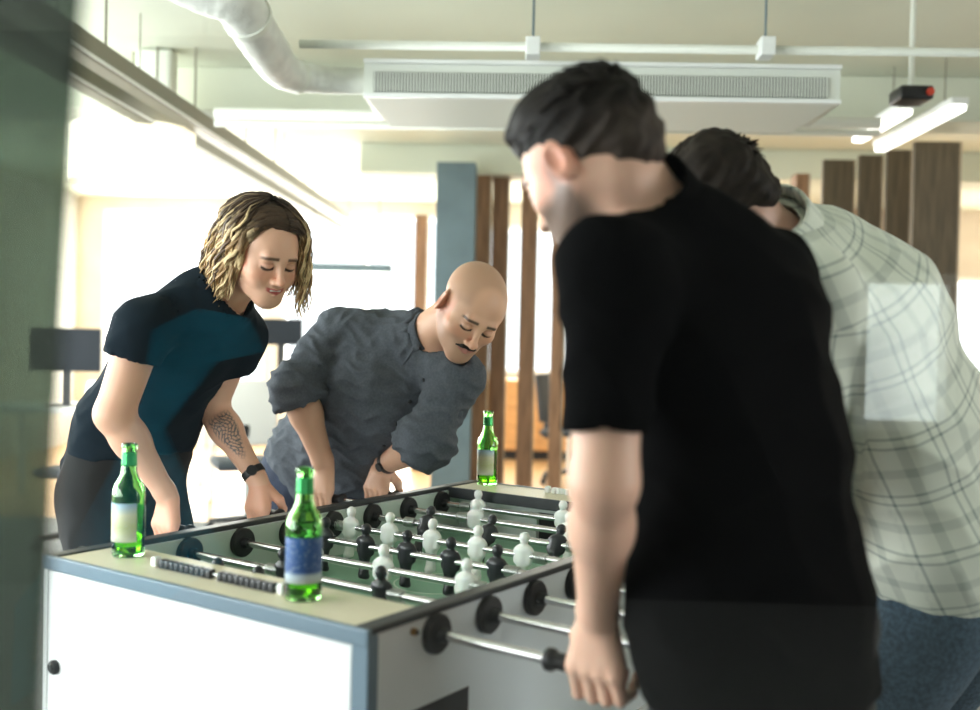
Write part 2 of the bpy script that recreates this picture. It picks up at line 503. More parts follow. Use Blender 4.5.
def waves(P, scale, seed, n=9, stretch=None):
    r = np.random.RandomState(seed); Q = P.copy()
    if stretch is not None:
        ax, f = stretch; ax = nrm(ax); Q = Q + np.outer(Q@ax, ax)*(f-1)
    Q = Q + .35/scale*np.stack([np.sin(Q[:, (i+1) % 3]*scale*1.7+i*2+seed) for i in range(3)], 1)
    out = np.zeros(len(P))
    for i in range(n):
        d = nrm(r.randn(3)); f = scale*(1+1.4*i/n)
        out += np.sin(Q@d*f*1.6 + r.rand()*6.3)/(1+.6*i)
    return out/2.2
def folds(P, scale, seed, stretch=None):
    w = waves(P, scale, seed, stretch=stretch)
    return 1-2*np.abs(np.tanh(w*1.1))
def smooth_step(x, a, b): t = np.clip((x-a)/(b-a), 0, 1); return t*t*(3-2*t)

# ------------------------------------------------------------------ people
class Head:
    def __init__(s, c, fwd, up, sc=1., female=False):
        s.c = np.array(c, float); s.f = nrm(fwd); s.r = nrm(np.cross(s.f, nrm(up))); s.u = np.cross(s.r, s.f)
        s.sc = sc; s.A = np.array([s.r, s.f, s.u]); s.female = female
    def w(s, x, y, z): return s.c + s.sc*(x*s.r + y*s.f + z*s.u)
    def loc(s, P): return ((P-s.c)@s.A.T)/s.sc
    def ell(s, F, c, rad, k=.02, sub=False, rx=0, rz=0):
        A = s.A
        if rx:
            A = np.array([A[0], A[1]*cos(rx)+A[2]*sin(rx), -A[1]*sin(rx)+A[2]*cos(rx)])
        if rz:
            A = np.array([A[0]*cos(rz)+A[1]*sin(rz), -A[0]*sin(rz)+A[1]*cos(rz), A[2]])
        F.ell(s.w(*c), np.array(rad)*s.sc, A, k, sub)
    def cone(s, F, a, b, ra, rb, k=.01, sub=False): F.cone(s.w(*a), s.w(*b), ra*s.sc, rb*s.sc, k, sub)
    def ops(s, F, smile=0, open_mouth=False):
        fe = s.female
        s.ell(F, (0, -.020, .040), (.076, .096, .080), .01)
        s.ell(F, (0, .020, .012), (.068, .070, .088), .03)
        s.ell(F, (0, .030, -.052), (.052 if fe else .057, .050, .050 if fe else .054), .03)
        for q in (-1, 1): s.cone(F, (q*.056, -.004, -.035), (q*.020, .070, -.088), .016, .013, .035)
        s.ell(F, (0, .074, -.092 if fe else -.094), (.020, .016, .016), .025)
        for q in (-1, 1): s.ell(F, (q*.042, .055, -.020), (.023, .022, .018), .03)
        s.cone(F, (-.034, .083, .026), (.034, .083, .026), .009, .009, .02 if fe else .014)
        for q in (-1, 1): s.ell(F, (q*.031, .099, .006), (.021, .014, .012), .012, True)
        for q in (-1, 1): s.ell(F, (q*.031, .0745, .004), (.0165, .0165, .0125), .004)
        s.cone(F, (0, .088, .018), (0, .108, -.026), .0065, .0085, .014)
        s.ell(F, (0, .110, -.028), (.0095, .009, .0085), .01)
        for q in (-1, 1): s.ell(F, (q*.0115, .100, -.031), (.0075, .009, .0065), .006)
        for q in (-1, 1): s.ell(F, (q*.0065, .105, -.038), (.0032, .004, .003), .002, True)
        s.ell(F, (0, .070, -.056), (.034, .026, .026), .02)
        w = .030 if smile else .021
        up = .006 if smile else 0
        for q in (-1, 1):
            s.cone(F, (0, .0975, -.0515), (q*w, .083, -.054+up), .0048, .0028, .004)
            s.cone(F, (0, .0955, -.0630 if smile else -.0600), (q*w*.9, .082, -.056+up), .0056, .003, .005)
            if smile: s.ell(F, (q*.040, .066, -.036), (.016, .016, .016), .02)
        s.ell(F, (0, .104, -.0572), (w*.82, .012, .0042 if smile else .0012), .003, True)
        for q in (-1, 1):
            e = (q*.0815, -.008, .000)
            s.ell(F, e, (.0085, .0205, .034), .005, rz=-q*.45, rx=-.15)
            s.ell(F, (q*.0905, -.005, .004), (.006, .0120, .022), .004, True, rz=-q*.45, rx=-.15)
            s.ell(F, (q*.080, .003, -.003), (.004, .005, .007), .004)
    def colour(s, V, base, lip, brow, stubble=None, scalp=None, seed=1):
        L = s.loc(V); n = len(V)
        C = np.tile(np.array(base, float), (n, 1))
        red = np.array(base)*np.array([1.05, .72, .68])
        def blend(m, col):
            nonlocal C
            m = np.clip(m, 0, 1)[:, None]; C = C*(1-m)+np.array(col)*m
        head = smooth_step(np.linalg.norm(L, axis=1), .17, .15)
        x, y, z = L.T; ax = np.abs(x)
        blend(head*np.exp(-((ax-.043)/.018)**2-((z+.022)/.018)**2)*(y > .02)*.5, red)
        blend(head*np.exp(-((x)/.012)**2-((z+.028)/.012)**2)*(y > .08)*.4, red)
        blend(head*(ax > .068)*np.exp(-((z)/.04)**2)*.75, red)
        if scalp is not None:
            hl = z - (.066 - .9*(y-.045)*(y > .045) - 0*(y)) 
            m = smooth_step(z+.35*(-(y-.03)), .028, .05)*(y < .085)
            m = m*(1-smooth_step(y+.55*(z-.05), .062, .080))
            blend(head*m*.40, scalp)
        if stubble is not None:
            m = smooth_step(z, -.022, -.045)*smooth_step(y, -.025, .01)
            m = np.clip(m + smooth_step(ax, .050, .062)*np.exp(-((y-.016)/.013)**2)*smooth_step(z, .03, .0)*smooth_step(z, -.07, -.03)*.8, 0, 1)
            blend(head*m*stubble[1], stubble[0])
        bz = .027 - 7*np.maximum(ax-.034, 0)**2*3
        blend(head*(y > .055)*smooth_step(np.abs(z-bz), .0055, .0025)*smooth_step(ax, .010, .014)*smooth_step(ax, .054, .046)*.9, brow)
        lz = -.004 + 18*(ax-.031)**2
        blend(head*(y > .06)*smooth_step(np.abs(z-lz), .0052, .0028)*smooth_step(np.abs(ax-.031), .0175, .0145)*.95, (.02, .012, .01))
        blend(head*(y > .06)*smooth_step(np.abs(z-.012), .004, .001)*smooth_step(np.abs(ax-.031), .016, .010)*.35, red*.5)  # eyelid crease, its shade put into the skin colour
        m = (y > .072)*smooth_step(ax, .028, .020)*smooth_step(np.abs(z+.0565-8*x*x), .0095-.12*ax, .0065-.12*ax)
        blend(head*m*.9, lip)
        return C

def hand(F, G, A, W, N, side, R=.015, sc=1.):
    """hand closed round a bar: G grip centre, A bar axis, W towards wrist, N back of hand; side: which way along A the thumb lies"""
    A = nrm(A); W = nrm(W-A*(W@A)); N = nrm(N-A*(N@A)-W*(N@W))
    def P(s, w, n): return np.array(G)+sc*(A*s+W*w+N*n)
    q = R+.010
    for i, s in enumerate((.033, .011, -.011, -.032)):
        s *= side
        ln = (.97, 1.05, 1., .86)[i]
        pts = [P(s*.95, .020, .033), P(s, -.022*ln, .029), P(s, -q*1.28*ln, -.002), P(s, -.012, -q*1.05)]
        rr = [.0115, .0100, .0090, .0078]
        if i == 3: rr = [.0105, .0088, .0078, .0070]
        for a, b, ra, rb in zip(pts, pts[1:], rr, rr[1:]): F.cone(a, b, ra*sc, rb*sc, .003)
        F.cone(P(s*.5, .075, .018), P(s*.93, .022, .031), .014*sc, .012*sc, .012)
    F.cone(P(0, .085, .012), P(0, .035, .020), .017*sc, .020*sc, .02, lat=A, q=1.3, qb=1.75)
    t = [P(.020*side, .072, .004), P(.047*side, .042, -.012), P(.046*side, .012, -.026), P(.030*side, -.010, -.031)]
    for a, b, ra, rb in zip(t, t[1:], (.017, .013, .0105), (.013, .0105, .0085)): F.cone(a, b, ra*sc, rb*sc, .006)
    return P(0, .090, .012)

def shoe(name, parent, p, fwd, m):
    F = Field(); fwd = nrm(fwd); p = np.array(p)
    F.cone(p-fwd*.045+[0, 0, .035], p+fwd*.13+[0, 0, .03], .040, .036, .02, lat=np.cross(fwd, [0, 0, 1]), q=1.05, qb=1.25)
    F.cone(p+[0, 0, .05], p+[0, 0, .11], .044, .042, .02)
    F.cut(p+[0, 0, .002], (0, 0, -1)); F.cut(p+[0, 0, .12], (0, 0, 1))
    V, Q = surface(F, .007); link(name, np_mesh(name, V, Q), m, parent)

def tube_locks(name, paths, m, parent, cols):
    """one hair mesh made of many tapering locks"""
    V, Fc, C = [], [], []
    for (pts, r, fl), col in zip(paths, cols):
        pts = [Vector(p) for p in pts]; n = len(pts); seg = 6; base = len(V); prev = None
        for i, p in enumerate(pts):
            t = (pts[min(i+1, n-1)]-pts[max(i-1, 0)]).normalized()
            a = fl - t*fl.dot(t) if prev is None else prev - t*prev.dot(t)
            a.normalize(); prev = a; b = t.cross(a)
            f = i/(n-1); rr = r*(min(1, .35+2.2*f))*(1-.85*max(0, f-.55)/.45)
            for k in range(seg):
                V.append(p + a*cos(k*2*pi/seg)*rr*.45 + b*sin(k*2*pi/seg)*rr*1.3)
                C.append(tuple(col(f)))
        for i in range(n-1):
            for k in range(seg):
                k2 = (k+1) % seg
                Fc.append((base+i*seg+k, base+i*seg+k2, base+(i+1)*seg+k2, base+(i+1)*seg+k))
    me = np_mesh(name, np.array([tuple(v) for v in V]), np.array(Fc))
    set_attr(me, 'Col', np.array(C))
    return link(name, me, m, parent)

def join_into(a, b):
    """merges mesh object b into a (same material)"""
    bm = bmesh.new(); bm.from_mesh(a.data); bm.from_mesh(b.data); bm.to_mesh(a.data); bm.free()
    me = b.data; bpy.data.objects.remove(b); bpy.data.meshes.remove(me)
    a.data.polygons.foreach_set('use_smooth', [True]*len(a.data.polygons))

def build_person(name, label, J, head, arms, legs, torso, lat, q, skin, shirt, trousers, collar=None, hem=None, extra_body=None, h=.0055, colour=None, smile=0, zones=(), shirt_extra=None, sleeve=None, fold=(26, .006), neck_r=.056, cloth_q=None, back_n=None):
    """body as one mesh; shirt, trousers and shoes as children"""
    B = Field()
    for (a, ra), (b, rb) in zip(torso, torso[1:]): B.cone(a, b, ra, rb, .05, lat=lat, q=q)
    B.cone(J['neck'], head.w(0, -.028, -.045), neck_r*1.08, neck_r*.95, .025)
    B.cone(J['neck'], head.w(0, -.045, .0), neck_r*.9, neck_r*.85, .02)
    head.ops(B, smile)
    for s in ('L', 'R'):
        B.cone(J['neck'], J['sh'+s], .048, .050, .05)
        B.cone(J['sh'+s], J['el'+s], *arms['upper'], .02)
        ew = J['wr'+s]-J['el'+s]
        B.cone(J['el'+s], J['el'+s]+ew*.35, arms['upper'][1]*.95, arms['fore'][0], .02)
        B.cone(J['el'+s]+ew*.3, J['wr'+s], arms['fore'][0], arms['fore'][1], .02)
        hand(B, *J['hand'+s])
        B.cone(J['wr'+s], J['palm'+s], arms['fore'][1], .020, .015)
        B.cone(J['hip'+s], J['kn'+s], *legs['thigh'], .03)
        B.cone(J['kn'+s], J['an'+s], *legs['calf'], .02)
        B.cone(J['an'+s], J['an'+s]+[0, 0, -.02]+J['toe']*.10, .036, .028, .02)
    V, Q = surface(B, h)
    me = np_mesh(name, V, Q)
    refine(me, B, [(head.c+head.u*-.01, .155*head.sc)]+list(zones))
    body = link(name, me, M['skin']); tag(body, label, 'person')
    V = get_co(me); C = colour(V, head)
    set_attr(me, 'Col', C)
    # shirt
    s = shirt; T = Field(); off = s['off']
    tor = s.get('torso', torso)
    for i, ((a, ra), (b, rb)) in enumerate(zip(tor, tor[1:])): T.cone(a, b, ra+off, rb+off, .06, lat=s.get('lat', lat), q=s.get('q', q))
    T.cone(J['neck'], J['neck']+(head.w(0, -.03, -.05)-J['neck'])*.25, neck_r+.022, neck_r+.012, .04)
    for sd in ('L', 'R'):
        T.cone(J['neck'], J['sh'+sd], .050+off*.5, .052+off*.7, .06)
        a, b = J['sh'+sd], J['el'+sd]; e = a+(b-a)*s['sleeve']
        T.cone(a, e, arms['upper'][0]+off*.9, arms['upper'][0]*(1-.3*s['sleeve'])+s['cuff'], .03, flat=True)
        if s.get('fore'):
            e2 = b+(J['wr'+sd]-b)*s['fore']
            T.cone(b, e2, arms['upper'][0]+off*.6, arms['fore'][0]+s['cuff'], .03, flat=True)
            if s.get('roll'):
                d = nrm(e2-b); T.cone(e2-d*.05, e2-d*.006, arms['fore'][0]+s['cuff']+.010, arms['fore'][0]+s['cuff']+.012, .006, flat=True)
    if shirt_extra: shirt_extra(T)
    if hem: 
        for p, n in hem: T.cut(p, n)
    T.carve(B, .004)
    nk = J['neck']; nd = nrm(head.w(0, -.03, -.05)-nk)
    if s.get('neckhole'):
        p, d, r1, r2 = s['neckhole']
        T.cone(p, p+d, r1, r2, .01, sub=True)
    T.cut(nk+nd*s.get('necktop', .05), nd) if s.get('topcut') else None
    V, Q = surface(T, s.get('h', .007)); me = np_mesh('shirt', V, Q)
    V = get_co(me); N = get_no(me)
    amp = fold[1]
    d = np.zeros(len(V))
    for k, (sc, am, sd, st) in enumerate(s.get('folds', [(fold[0], amp, 5, None)])):
        d += am*folds(V, sc, sd, st)
    V = V+N*d[:, None]
    set_co(me, V)
    # cloth coordinates: round the trunk and along it
    top, bot = np.array(torso[0][0]), np.array(torso[-1][0])
    axd = nrm(bot-top); la = nrm(np.array(lat)-axd*(np.array(lat)@axd)); fr = np.cross(axd, la)
    rel = V-top
    ang = np.arctan2(rel@fr, rel@la)
    co = np.stack([ang*.20, rel@axd + .03*np.sin(ang*2), np.zeros(len(V))], 1)
    for sd in ('L', 'R'):
        a, b = J['sh'+sd], J['el'+sd]; L = np.linalg.norm(b-a); dd = (b-a)/L
        t = (V-a)@dd; rr = np.linalg.norm(V-a-np.outer(t, dd), axis=1)
        m = (t > .05) & (rr < arms['upper'][0]+off+.03)
        o1 = nrm(np.cross(dd, la)); o2 = np.cross(dd, o1)
        an = np.arctan2((V-a)@o1, (V-a)@o2)
        co[m] = np.stack([an[m]*.07, t[m], 0*t[m]], 1)
    set_attr(me, 'Cloth', co, 'FLOAT_VECTOR')
    link('shirt', me, s['mat'], body)
    # trousers
    T = Field(); o = .020
    T.cone(torso[-2][0]*.9+torso[-1][0]*.1, torso[-1][0], torso[-2][1]+.032, torso[-1][1]+.018, .03, lat=lat, q=q)
    for sd in ('L', 'R'):
        T.cone(J['hip'+sd], J['kn'+sd], legs['thigh'][0]+o, legs['thigh'][1]+o+.006, .03)
        T.cone(J['kn'+sd], J['an'+sd], legs['calf'][0]+o+.006, legs['calf'][1]+o+.016, .03, flat=True)
    T.carve(B, .002)
    V, Q = surface(T, .008); me = np_mesh('trousers', V, Q)
    V = get_co(me); N = get_no(me); V = V+N*(.004*folds(V, 20, 11))[:, None]; set_co(me, V)
    link('trousers', me, trousers, body)
    for sd in ('L', 'R'): shoe('shoe', body, np.array([J['an'+sd][0], J['an'+sd][1], 0]), J['toe'], M['shoe'])
    return body, B

# ================================================================== the room
def wall(name, side, m):
    mb = MB(); t = .15
    ops = sorted([(c-w/2, c+w/2, z-h/2, z+h/2) for wl, c, z, w, h, p, col in WINDOWS if wl == side])
    lo, hi = (VR, VB) if side in ('left', 'right') else (UL-t, UR+t)
    def bx(a, b, z0, z1):
        if side == 'left': mb.box((UL-t, a, z0), (UL, b, z1))
        elif side == 'right': mb.box((UR, a, z0), (UR+t, b, z1))
        elif side == 'back': mb.box((a, VB, z0), (b, VB+t, z1))
        else: mb.box((a, VR-t, z0), (b, VR, z1))
    cur = lo
    for a, b, z0, z1 in ops:
        bx(cur, a, 0, CZ); bx(a, b, 0, z0); bx(a, b, z1, CZ); cur = b
    bx(cur, hi, 0, CZ)
    o = mb.build(name, m, room=True); struct(o)
wall('wall_left', 'left', M['wall']); wall('wall_right', 'right', M['wall_warm'])
wall('wall_back', 'back', M['wall_back']); wall('wall_rear', 'rear', M['wall_dark'])
struct(MB().box((UL-.15, VR-.15, -.1), (UR+.15, 7.2, 0)).build('floor', M['floor'], room=True))
struct(MB().box((UL-.15, 7.2, -.1), (UR+.15, VB+.15, 0)).build('floor_timber', M['wood_floor'], room=True))
struct(MB().box((UL-.15, VR-.15, CZ), (UR+.15, VB+.15, CZ+.1)).build('ceiling', M['ceiling'], room=True))
for i, (wl, c, z, w, h, p, col) in enumerate(WINDOWS):
    mb = MB(); f = .05; n = 3 if w > 2.5 else (2 if w > 1 else 1)
    def fb(a, b, z0, z1):
        if wl == 'left': mb.box((UL-.10, a, z0), (UL+.02, b, z1), .004)
        elif wl == 'right': mb.box((UR-.02, a, z0), (UR+.10, b, z1), .004)
        elif wl == 'back': mb.box((a, VB-.02, z0), (b, VB+.10, z1), .004)
        else: mb.box((a, VR-.10, z0), (b, VR+.02, z1), .004)
    fb(c-w/2, c+w/2, z-h/2, z-h/2+f); fb(c-w/2, c+w/2, z+h/2-f, z+h/2)
    for k in range(n+1):
        x = c-w/2+(w-f)*k/n; fb(x, x+f, z-h/2+f, z+h/2-f)
    struct(mb.build('window_%d' % (i+1), M['white'], room=True))
# ceiling beams and the bulkhead over the timber fins
struct(MB().box((-3.2, 6.0, 2.60), (UR, 6.35, CZ), .01).build('trim_1', M['ceiling'], room=True))
struct(MB().box((-1.35, 8.35, 2.62), (UR, 8.75, CZ), .01).build('trim_2', M['ceiling'], room=True))
struct(MB().box((-3.4, 2.95, 2.74), (UR, 3.1, CZ), .01).build('trim_3', M['ceiling'], room=True))

def px_room(px, py, v):
    """room coordinates of a photo position at depth v along the room"""
    d = FW + RT*(px-490)/FPX - UP*(py-355)/FPX
    g = np.array([-sin(RA), cos(RA), 0]); l = np.array([cos(RA), sin(RA), 0])
    t = v/(d@g); p = d*t
    return np.array([p@l, v, CAM[2]+p[2]])
struct(MB().box((1.75, 11.90, 0), (4.5, 11.97, CZ)).build('trim_5', mat('panelled_timber', (.36, .235, .15), .6, noise=(4, .2, (6, 6, .5))), room=True))
# glass partition between the viewer and the players, with a tinted sliding leaf on the left
struct(MB().box((-1.6, .585, .0), (1.6, .597, CZ)).build('glass_partition', M['glass'], room=True))
mb = MB(); a_, b_ = px_room(74, 0, .56), px_room(34, 710, .56); k_ = (b_[0]-a_[0])/(b_[2]-a_[2])
mb.poly([(-1.6, .56, 0), (a_[0]-k_*a_[2], .56, 0), (a_[0]+k_*(CZ-a_[2]), .56, CZ), (-1.6, .56, CZ)], (0, .012, 0))
struct(mb.build('glass_partition_leaf', M['tint'], room=True))

# round duct with elbow into the ceiling unit
def smooth_path(ps, n=8):
    ps = [np.array(p, float) for p in ps]; ps = [2*ps[0]-ps[1]]+ps+[2*ps[-1]-ps[-2]]; out = []
    for i in range(1, len(ps)-2):
        for k in range(n):
            t = k/n; a, b, c, d = ps[i-1:i+3]
            out.append(.5*((2*b)+(-a+c)*t+(2*a-5*b+4*c-d)*t*t+(-a+3*b-3*c+d)*t**3))
    out.append(ps[-2]); return out
dp = smooth_path([px_room(150, -38, 3.5), px_room(205, -12, 3.55), px_room(236, 2, 3.6), px_room(262, 42, 3.85), px_room(285, 72, 4.15), px_room(318, 79, 4.3), px_room(363, 81, 4.35)], 10)
duct = room_empty('air_duct', 0, 0)
tag(duct, 'fat pale round air duct bending along the ceiling into the long air unit', 'duct')
rad = [float(np.interp(i, [0, 34, 48, len(dp)], [.092, .080, .058, .054]))+.0016*sin(i*2.1) for i in range(len(dp))]
MB().tube(dp, rad, 24).build('duct_sleeve', M['duct'], duct, auto=50)
for i in (24, 44):
    a, b = dp[i], dp[i+1]; d = nrm(b-a)
    MB().tube([a-d*.012, a+d*.012], rad[i]+.006, 24).build('duct_collar', M['pipe'], duct, auto=40)

# long ceiling air unit
A0 = px_room(364, 76, 4.2); A1 = px_room(840, 92, 4.2)
unit = room_empty('ceiling_air_unit', 0, 0)
tag(unit, 'long white ceiling air unit with a fine dark grille along its front', 'air conditioner')
u0, u1 = A0[0], A1[0]; zt = px_room(600, 66, 4.2)[2]; zb = px_room(600, 101, 4.2)[2]
mb = MB(); mb.poly([(u0, 4.2, zt), (u1, 4.2, zt), (u1, 4.2, zb), (u1-.07, 4.2, zb-.0), (u0+.05, 4.2, zb), (u0, 4.2, zb+.0)][0:3]+[(u0, 4.2, zb)], (0, .44, 0))
mb.build('casing', M['acwhite'], unit)
mb = MB(); mb.poly([(u0+.012, 4.215, zb), (u1-.012, 4.215, zb), (u1-.09, 4.60, zb-.035), (u0+.06, 4.60, zb-.035)], (0, 0, .034)); mb.build('bottom_panel', M['acwhite'], unit)
g0, g1 = u0+.04, u1-.05; gz0, gz1 = zt-.115, zt-.035
MB().box((g0, 4.192, gz0), (g1, 4.199, gz1)).build('grille_backing', M['acdark'], unit)
mb = MB(); n = 150
for k in range(n):
    x = g0+(g1-g0)*(k+.5)/n; mb.box((x-.0028, 4.184, gz0), (x+.0028, 4.1915, gz1))
mb.build('grille', M['acwhite'], unit)
mb = MB()
mb.box((u0, 4.175, zt-.004), (u1, 4.198, zt+.012), .002); mb.box((u0, 4.175, zb-.002), (u1, 4.198, zb+.014), .002)
mb.build('trim_strip', M['white'], unit)
# pipe along the ceiling above the unit
pz = px_room(620, 48, 4.05)
o = MB().tube([(px_room(300, 36, 4.05)[0], 4.05, pz[2]), (UR, 4.05, pz[2])], .017, 14).build('ceiling_pipe', M['pipe'], smooth=True, room=True)
tag(o, 'thin pale pipe running along the ceiling above the air unit', 'pipe')
for px in (533, 768):
    p = px_room(px, 46, 4.0)
    o = room_empty('pipe_bracket', 0, 0)
    tag(o, 'white pipe bracket above the %s of the air unit' % ('middle' if px < 600 else 'right end'), 'bracket', 'pipe brackets')
    MB().box((p[0]-.028, 3.985, p[2]-.035), (p[0]+.028, 4.085, p[2]+.035), .006).build('clamp', M['white'], o)
    MB().tube([(p[0], 4.05, p[2]+.03), (p[0], 4.05, CZ)], .005, 8).build('threaded_rod', M['blue_paint'], o)
for k, (y0, v) in enumerate(((118, 5.2), (128, 5.35))):
    p = px_room(540, y0, v)
    o = MB().tube([(px_room(215, 112, v)[0], v, p[2]), (px_room(880, 112, v)[0], v, p[2])], .028 if k == 0 else .018, 12).build('ceiling_pipe', M['pipe'], smooth=True, room=True)
    tag(o, ['thicker pale pipe crossing behind and below the air unit', 'thinner pale pipe just below another, behind the air unit'][k], 'pipe')

# two suspended trunking rails running away from the viewer
for k, (px, py, v) in enumerate(((75, 42, 4.1), (72, 72, 4.55))):
    p = px_room(px, py, v)
    o = room_empty('trunking_rail', 0, 0)
    tag(o, ['upper of two olive grey ceiling rails running diagonally away at left', 'lower of two olive grey ceiling rails running diagonally away at left'][k], 'rail')
    MB().box((p[0]-.04, 2.2, p[2]-.05), (p[0]+.04, 11.9, p[2]+.05), .006).build('channel', M['rail'], o)
    MB().box((p[0]+.041, 2.2, p[2]-.045), (p[0]+.05, 11.9, p[2]-.03), .003).build('cover_strip', M['white'], o)
    for v2 in (4.4, 5.6, 7.4, 9.4):
        MB().tube([(p[0], v2, p[2]+.04), (p[0], v2, CZ)], .006, 8).build('hanger_rod', M['rail'], o)
o = room_empty('linear_lamp', 0, 0); tag(o, 'long lit tube lamp hung between the two olive ceiling rails', 'lamp')
MB().box((-1.90, 5.2, 2.47), (-1.86, 11.5, 2.50), .008).build('tube', M['lamp'], o)
MB().box((-1.91, 5.2, 2.50), (-1.85, 11.5, 2.54), .005).build('housing', M['rail'], o)
for v2 in (5., 8., 11.): MB().tube([(-1.88, v2, 2.54), (-1.88, v2, CZ)], .004, 8).build('hanger_rod', M['rail'], o)

# big drum pendant, small junction box, bulb
p = px_room(132, 157, 5.7)
o = room_empty('drum_pendant', p[0], p[1], p[2]); tag(o, 'large glowing drum lampshade hanging at upper left below the rails', 'lamp')
MB().lathe([(.33, -.15), (.335, -.148), (.335, .148), (.33, .15), (.325, .148), (.325, -.148), (.33, -.15)], 48).build('lamp_shade', M['shade'], o, auto=40)
MB().tube([(0, 0, -.05), (0, 0, CZ-p[2])], .006, 8).build('cord', M['rail'], o)
MB().ball((0, 0, -.06), .05).build('bulb', M['lamp'], o, smooth=True)
p = px_room(153, 88, 5.6)
o = MB().box((p[0]-.10, 5.6, p[2]-.08), (p[0]+.10, 5.72, CZ), .03).build('ceiling_box', M['pipe'], room=True, auto=40)
tag(o, 'small pale rounded box on the ceiling beside the upper rail', 'box')

# two lit tube lamps at right, beamer
for k, (a, b) in enumerate((((880, 147, 6.6), (960, 109, 5.4)), ((858, 138, 6.4), (906, 113, 5.6)))):
    p, q = px_room(*a), px_room(*b)
    o = room_empty('tube_lamp', 0, 0); tag(o, ['longer of two lit white tube lamps under the ceiling at right', 'shorter of two lit white tube lamps under the ceiling at right'][k], 'lamp')
    x = (p[0]+q[0])/2; z = (p[2]+q[2])/2
    MB().box((x-.035, b[2], z-.02), (x+.035, a[2], z+.012), .01).build('tube', M['lamp'], o)
    MB().box((x-.045, b[2], z+.0125), (x+.045, a[2], z+.05), .006).build('housing', M['white'], o)
    for v2 in (b[2]+.2, a[2]-.2): MB().tube([(x, v2, z+.05), (x, v2, CZ)], .004, 8).build('hanger_rod', M['rail'], o)
p = px_room(911, 96, 4.6)
o = room_empty('beamer', p[0], p[1], p[2]); tag(o, 'small black projector with a red lens under the ceiling at right', 'projector')
MB().box((-.07, -.08, -.03), (.07, .08, .03), .012).build('body', M['black'], o, auto=40)
MB().tube([(.05, -.081, 0), (.05, -.095, 0)], .016, 20).build('lens', M['red'], o, auto=40)
MB().tube([(0, 0, .03), (0, 0, CZ-p[2])], .012, 12).build('ceiling_mount', M['pipe'], o)

# blue-grey column and brown timber fins
p0, p1 = px_room(434, 300, 8.0), px_room(473, 300, 8.0)
o = MB().box((p0[0], 8.0, 0), (p1[0], 8.3, 2.655), .004).build('trim_4', M['blue_paint'], room=True); struct(o)
fins = [(420, 13, 10.2, 2.5, 0), (481, 17, 8.4, 2.618, 0), (499, 17, 8.5, 2.618, 0), (528, 17, 8.4, 2.618, 0), (559, 14, 8.2, 2.618, 0), (800, 14, 7.8, 2.58, 0), (836, 32, 7.3, 2.6, 1), (868, 24, 7.1, 2.6, 1), (896, 25, 6.9, 2.6, 1), (934, 46, 6.6, 2.6, 1)]
for k, (px, w, v, zt_, kind) in enumerate(fins):
    p = px_room(px, 300, v); hw = w/2/FPX*v
    rt = room_empty('timber_fin', p[0], v)
    tag(rt, ['brown timber fin standing alone left of the blue grey column', 'brown timber fin directly right of the blue grey column', 'second brown timber fin right of the blue grey column',
             'third brown timber fin right of the blue column, behind the green bottle', 'fourth brown timber fin, just left of the black shirted man', 'narrow brown fin between the plaid shirted man and the dark panels',
             'leftmost of the four wide dark timber panels above the plaid shirt', 'second from left of the four wide dark timber panels', 'third from left of the four wide dark timber panels', 'rightmost and widest of the four dark timber panels'][k], 'panel',
        'timber fins')
    MB().box((-hw, 0, 0), (hw-.012, .045 if kind else .16, zt_), .003).build('plank', M['slat2' if kind else 'slat'], rt)
    MB().box((hw-.0118, 0, 0), (hw, .045 if kind else .16, zt_), .001).build('edge_strip', M['slat_edge'], rt)

# far furniture, blurred: desks, monitors, chairs
def desk(px, py, v, w, label, d=.75, h=.74):
    p = px_room(px, py, v)
    o = room_empty('desk', p[0], v); tag(o, label, 'desk')
    MB().box((-w/2, 0, h-.03), (w/2, d, h), .004).build('desktop', M['deskwhite'], o)
    for a in (-w/2+.05, w/2-.05):
        for b in (.05, d-.05): MB().box((a-.025, b-.025, 0), (a+.025, b+.025, h-.031), .003).build('leg', M['deskwhite'], o)
    return p
def monitor(u, v, z, label, w=.54, rz=0, lift=0):
    o = room_empty('monitor', u, v, z, rz); tag(o, label, 'monitor')
    MB().box((-w/2, 0, .12+lift), (w/2, .03, .12+lift+w*.6), .006).build('screen', M['screen'], o)
    MB().box((-.03, .031, .0), (.03, .05, .3+lift), .003).build('stand', M['black'], o)
    MB().box((-.12, -.05, 0), (.12, .12, .012), .004).build('base', M['black'], o)
def office_chair(u, v, label, rz, m1, m2):
    o = room_empty('office_chair', u, v, 0, rz); tag(o, label, 'chair')
    MB().box((-.23, -.22, .44), (.23, .22, .50), .03).build('seat', m1, o, auto=40)
    MB().box((-.22, .21, .56), (.22, .255, 1.0), .02, Matrix.Rotation(-.12, 3, 'X')).build('backrest', m2, o, auto=40)
    MB().box((-.03, .19, .40), (.03, .25, .70), .008).build('back_support', M['black'], o)
    MB().tube([(0, 0, .10), (0, 0, .44)], .028, 16).build('column', M['steel'], o)
    for k in range(5):
        a = k*2*pi/5
        MB().tube([(0, 0, .11), (.28*cos(a), .28*sin(a), .07)], [.025, .016], 10).build('leg', M['black'], o)
        MB().ball((.28*cos(a), .28*sin(a), .031), .030, 12).build('castor', M['black'], o, smooth=True)
p = desk(262, 385, 8.3, 1.5, 'white desk behind the woman under a dark monitor')
monitor(p[0]+.08, 8.55, .741, 'dark monitor on the white desk between woman and bald man', .36, lift=.36)
p = desk(80, 385, 7.4, 1.6, 'white desk at far left behind the woman')
monitor(p[0]-.25, 7.7, .741, 'dark monitor on the far left desk, nearest the tinted glass', lift=.14)
monitor(p[0]+.35, 7.7, .741, 'dark monitor on the far left desk, nearest the woman', lift=.14)
